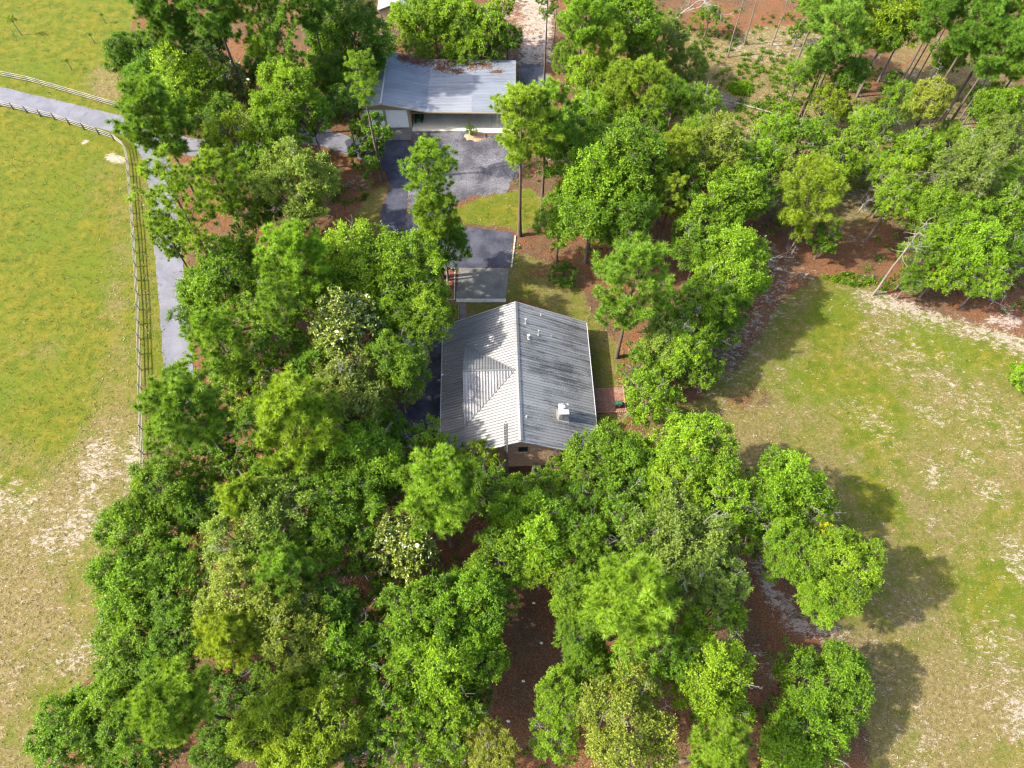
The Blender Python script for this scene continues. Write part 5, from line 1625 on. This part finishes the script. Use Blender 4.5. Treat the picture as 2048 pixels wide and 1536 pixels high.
# brush pile with logs
bx, by = ground_at(1432, 205)
bp = empty('brush_pile', (bx, by, 0))
tag(bp, 'grey heap of cut branches and a fallen log in the clearing', 'brush pile')
rg = np.random.default_rng(8)
segs = []
for i in range(260):
    a = rg.random() * 6.28; r_ = rg.random() ** .6
    c = np.array([math.cos(a) * r_ * 3.4, math.sin(a) * r_ * 1.8, .08 + .7 * (1 - r_) * rg.random()])
    d = np.array([rg.normal(), rg.normal() * .6, rg.normal() * .18]); d = d / np.linalg.norm(d) * rg.uniform(.4, 1.3)
    segs += bent(c - d, c + d, .025, .01, rg, 2, .1)
    if rg.random() < .5: segs.append((c, c + np.array([rg.normal(), rg.normal(), .4]) * .5, .014, .006))
link('cut_branches', tubes_mesh('cut_branches', segs, M_DEAD, 4), bp)['kind'] = 'stuff'
MB().tube((-1, 1.4, .2), (8.2, -2.6, .12), .13, .08, 7).build('log', M_DEAD, bp)
MB().tube((2.2, .4, .15), (9.4, -1.0, .1), .10, .06, 7).build('log', M_BARKG, bp)


# ------------------------------------------------------------------ low growth and litter (nobody could count it)
def in_paved(x, y, rg):
    m = np.zeros(len(x), bool)
    P = np.stack([x, y], 1)
    edge = rg.exponential(.28, len(x))
    for pl in PAVED: m |= poly_dist(P, pl) > edge
    for pl in [[(-8.2, 29.2), (9.2, 29.2), (8.6, 46.8), (-8.2, 46.8)], [(-21.2, 80.2), (.6, 80.2), (.6, 92.4), (-21.2, 92.4)]]:
        m |= poly_dist(P, pl) > -.05
    return m


def view_points(n, rg, ymax=118):
    y = rg.uniform(0.5, ymax, n * 3); x = rg.uniform(-86, 86, n * 3)
    k = np.abs(x) < (60 + y * .5) * .74 + 2
    keep = rg.random(len(y)) < (1.0 - .55 * np.clip(y / 118, 0, 1))
    x, y = x[k & keep][:n], y[k & keep][:n]
    ok = ~in_paved(x, y, rg)
    return x[ok], y[ok]


def blades(name, x, y, size, tone, mat, rg, per=3, flat=.4):
    n = len(x)
    P = np.repeat(np.stack([x, y, np.full(n, .04)], 1), per, 0)
    P[:, :2] += rg.normal(size=(n * per, 2)) * .05
    a = rg.random(n * per) * 6.28
    el = np.abs(rg.normal(size=n * per)) * flat
    ax = unit(np.stack([np.cos(a) * np.cos(el), np.sin(a) * np.cos(el), np.sin(el) + .05], 1))
    nr = unit(rg.normal(size=(n * per, 3)) * .3 + np.array([0, 0, 1.]))
    L = np.repeat(size, per) * rg.uniform(.6, 1.3, n * per)
    return leaves_mesh(name, P, ax, nr, L, L * .3, np.clip(np.repeat(tone, per) + rg.normal(size=n * per) * .15, 0, 1), mat)


rg = np.random.default_rng(21)
M_GRASS = leaf_mat('grass_blade', (0.05, 0.072, 0.007), (0.15, 0.128, 0.026), 0.15, .8, .1)
M_DRYG = leaf_mat('dry_grass_blade', (0.09, 0.07, 0.028), (0.26, 0.21, 0.13), 0.05, .9, .1)
x, y = view_points(85000, rg)
g_ = sample('grass', x, y); dr = sample('dry', x, y); sd = sample('sand', x, y)
u = rg.random(len(x))
isg = (g_ > .5) & (u > dr * .8) & (sd < .6)
isd = (g_ > .3) & ~isg & (rg.random(len(x)) < .8)
iss = (g_ <= .3) & (rg.random(len(x)) < .8)
tag(link('grass_tufts', blades('grass_tufts', x[isg], y[isg], rg.uniform(.10, .24, isg.sum()), rg.normal(.4, .2, isg.sum()) + dr[isg] * .4, M_GRASS, rg, 3, .6)), kind='stuff', label='short green grass tufts over the pasture, lawn and yard', cat='grass')
tag(link('dry_grass', blades('dry_grass', x[isd], y[isd], rg.uniform(.10, .26, isd.sum()), rg.normal(.5, .25, isd.sum()), M_DRYG, rg, 3, .4)), kind='stuff', label='bleached dry grass lying over the sandy pasture and lawn', cat='grass')
tag(link('pine_straw', blades('pine_straw', x[iss], y[iss], rg.uniform(.12, .3, iss.sum()), rg.normal(.5, .25, iss.sum()), M_LITTER, rg, 3, .15)), kind='stuff', label='reddish pine straw litter on the woodland floor', cat='litter')

# low leafy growth under the trees
ux, uy = view_points(9000, rg)
den = sample('grass', ux, uy)
pat = np.sin(ux * .31 + 1.3) * np.sin(uy * .27 + .4) + .6 * np.sin(ux * .83 - uy * .61)
ok = (den < .3) & (pat + rg.normal(size=len(ux)) * .5 > .35) & (sample('sand', ux, uy) < .3)
glade = np.array(gp([(1040, 1180), (1110, 1160), (1135, 1290), (1090, 1480), (960, 1500), (1010, 1370)]))
ok &= poly_dist(np.stack([ux, uy], 1), glade) < -.5
ok &= poly_dist(np.stack([ux, uy], 1), np.array(gp([(1310, 400), (1390, 400), (1400, 560), (1300, 560)]))) < -.5
ux, uy = ux[ok][:1700], uy[ok][:1700]
kk = 46
hs = rg.uniform(.25, 1.0, len(ux)) ** 1.3
P = np.repeat(np.stack([ux, uy, np.zeros(len(ux))], 1), kk, 0)
hh = np.repeat(hs, kk)
P += unit(rg.normal(size=(len(P), 3))) * (rg.random(len(P)) ** .5 * hh * .8)[:, None]
P[:, 2] = np.abs(P[:, 2]) * .9 + .03
ax = unit(rg.normal(size=(len(P), 3)) + np.array([0, 0, .2])); nr = unit(rg.normal(size=(len(P), 3)) * .6 + np.array([0, 0, .9]))
L = rg.uniform(.13, .28, len(P))
tag(link('undergrowth', leaves_mesh('undergrowth', P, ax, nr, L, L * .5, np.clip(np.repeat(rg.normal(.3, .18, len(ux)), kk) + rg.normal(size=len(P)) * .12, 0, 1), M_OAK)), kind='stuff', label='low leafy undergrowth beneath the trees', cat='undergrowth')

# coarse weeds of the clearing
wx, wy, wt = [], [], []
for cx, cy, rx, ry, k, t in ((1520, 160, 60, 70, 60, .3), (1440, 120, 70, 50, 40, .2), (1480, 178, 26, 12, 120, .6), (1550, 215, 40, 30, 40, .3), (1880, 300, 50, 40, 40, .2), (1640, 210, 60, 30, 25, .2),
                              (1560, 60, 60, 30, 20, .2), (1700, 560, 60, 12, 25, .4), (1770, 570, 80, 10, 20, .3), (1400, 90, 40, 30, 30, .2), (700, 390, 40, 20, 14, .2), (1500, 240, 80, 40, 70, .4), (1900, 200, 130, 40, 70, .4), (1850, 340, 120, 60, 90, .45), (1650, 350, 120, 40, 50, .45), (1560, 160, 90, 60, 80, .35), (1700, 170, 90, 50, 50, .35), (1420, 70, 60, 40, 40, .3)):
    for _ in range(k):
        a = rg.random() * 6.28; r_ = math.sqrt(rg.random())
        q = ground_at(cx + rx * r_ * math.cos(a), cy + ry * r_ * math.sin(a)); wx.append(q[0]); wy.append(q[1]); wt.append(t + rg.normal() * .12)
wx, wy, wt = map(np.array, (wx, wy, wt))
kk = 40
P = np.repeat(np.stack([wx, wy, np.zeros(len(wx))], 1), kk, 0); P[:, :2] += rg.normal(size=(len(P), 2)) * .16
P[:, 2] += rg.random(len(P)) * .25
ax = unit(rg.normal(size=(len(P), 3)) * .8 + np.array([0, 0, .8])); nr = unit(rg.normal(size=(len(P), 3)))
L = rg.uniform(.15, .4, len(P))
tag(link('weeds', leaves_mesh('weeds', P, ax, nr, L, L * .4, np.clip(np.repeat(wt, kk) + rg.normal(size=len(P)) * .1, 0, 1), M_OAK)), kind='stuff', label='scattered leafy weeds of the sandy clearing', cat='weeds')

# brown leaf drift on the back of the garage roof
lx, ly = [], []
for cx, cy, rx, ry, k in ((-3.0, 9.8, 2.0, 1.0, 500), (-5.0, 9.9, 1.0, .8, 250), (.5, 9.0, 1.6, 1.1, 400), (2.6, 8.2, 1.0, .5, 175), (4.6, 9.2, .9, 1.0, 150), (8.3, 8.3, 1.0, .35, 130), (6.6, 9.6, 1.2, .8, 200), (-9.3, 9.6, 1.0, 1.2, 250), (2, 10.2, 5.0, .6, 450)):
    lx.append(cx + rg.normal(size=k) * rx * .5); ly.append(np.clip(cy + rg.normal(size=k) * ry * .5, -.2, 10.7))
lx, ly = np.concatenate(lx), np.concatenate(ly)
lz = np.array([gz(a) for a in lx]) + .07
P = np.stack([lx - 10.5, ly + 81.5, lz], 1)
a = rg.random(len(P)) * 6.28
ax = unit(np.stack([np.cos(a), np.sin(a), rg.normal(size=len(P)) * .15], 1)); nr = unit(rg.normal(size=(len(P), 3)) * .3 + np.array([0, 0, 1]))
L = rg.uniform(.15, .32, len(P))
tag(link('leaf_drift', leaves_mesh('leaf_drift', P, ax, nr, L, L * .45, np.clip(rg.normal(.35, .2, len(P)), 0, 1), M_LITTER)), kind='stuff', label='brown leaf drift lying on the back of the garage roof', cat='leaf litter')

# sandy mound round the middle carport post
q = ground_at(950, 273)
V = []; F = []
for i, (rr, zz) in enumerate(((1.25, .005), (.95, .16), (.5, .27), (.01, .3))):
    for k in range(16):
        t = k * math.pi / 8; w_ = 1 + .12 * rg.normal()
        V.append((rr * w_ * math.cos(t) * 1.2, rr * w_ * math.sin(t) * .8, zz))
for i in range(3):
    for k in range(16): F.append((i * 16 + k, i * 16 + (k + 1) % 16, (i + 1) * 16 + (k + 1) % 16, (i + 1) * 16 + k))
tag(link('sand_mound', np_mesh('sand_mound', np.array(V), np.array(F), plain('orange_sand', (0.25, 0.16, 0.10), .95, var=.5, scale=5)), None, (q[0], q[1], 0)), 'low orange sand mound in front of the carport post', 'sand mound')

# stones and pale scraps on the straw glade
st = boxes_mesh('stone', [(-.14, .14, -.1, .1, 0, .1)], M_SLAB, np.zeros(1))
for i, (px, py, lab) in enumerate([(1068, 1206, 'pale stone at the top of the straw glade'), (1047, 1362, 'pale stone in the middle of the straw glade'), (1017, 1442, 'pale stone low in the straw glade'), (1083, 1286, 'small pale stone at the right side of the straw glade')]):
    q = ground_at(px, py)
    V = unit(rg.normal(size=(40, 3)))
    import bmesh
    bm = bmesh.new()
    for v in V: bm.verts.new((v[0] * .17, v[1] * .13, max(0, v[2] * .1 + .04)))
    bmesh.ops.convex_hull(bm, input=bm.verts)
    me = bpy.data.meshes.new('stone'); bm.to_mesh(me); bm.free(); me.materials.append(M_SLAB)
    tag(link('stone', me, None, (q[0], q[1], .005)), lab, 'stone', 'pale stones on the straw glade')
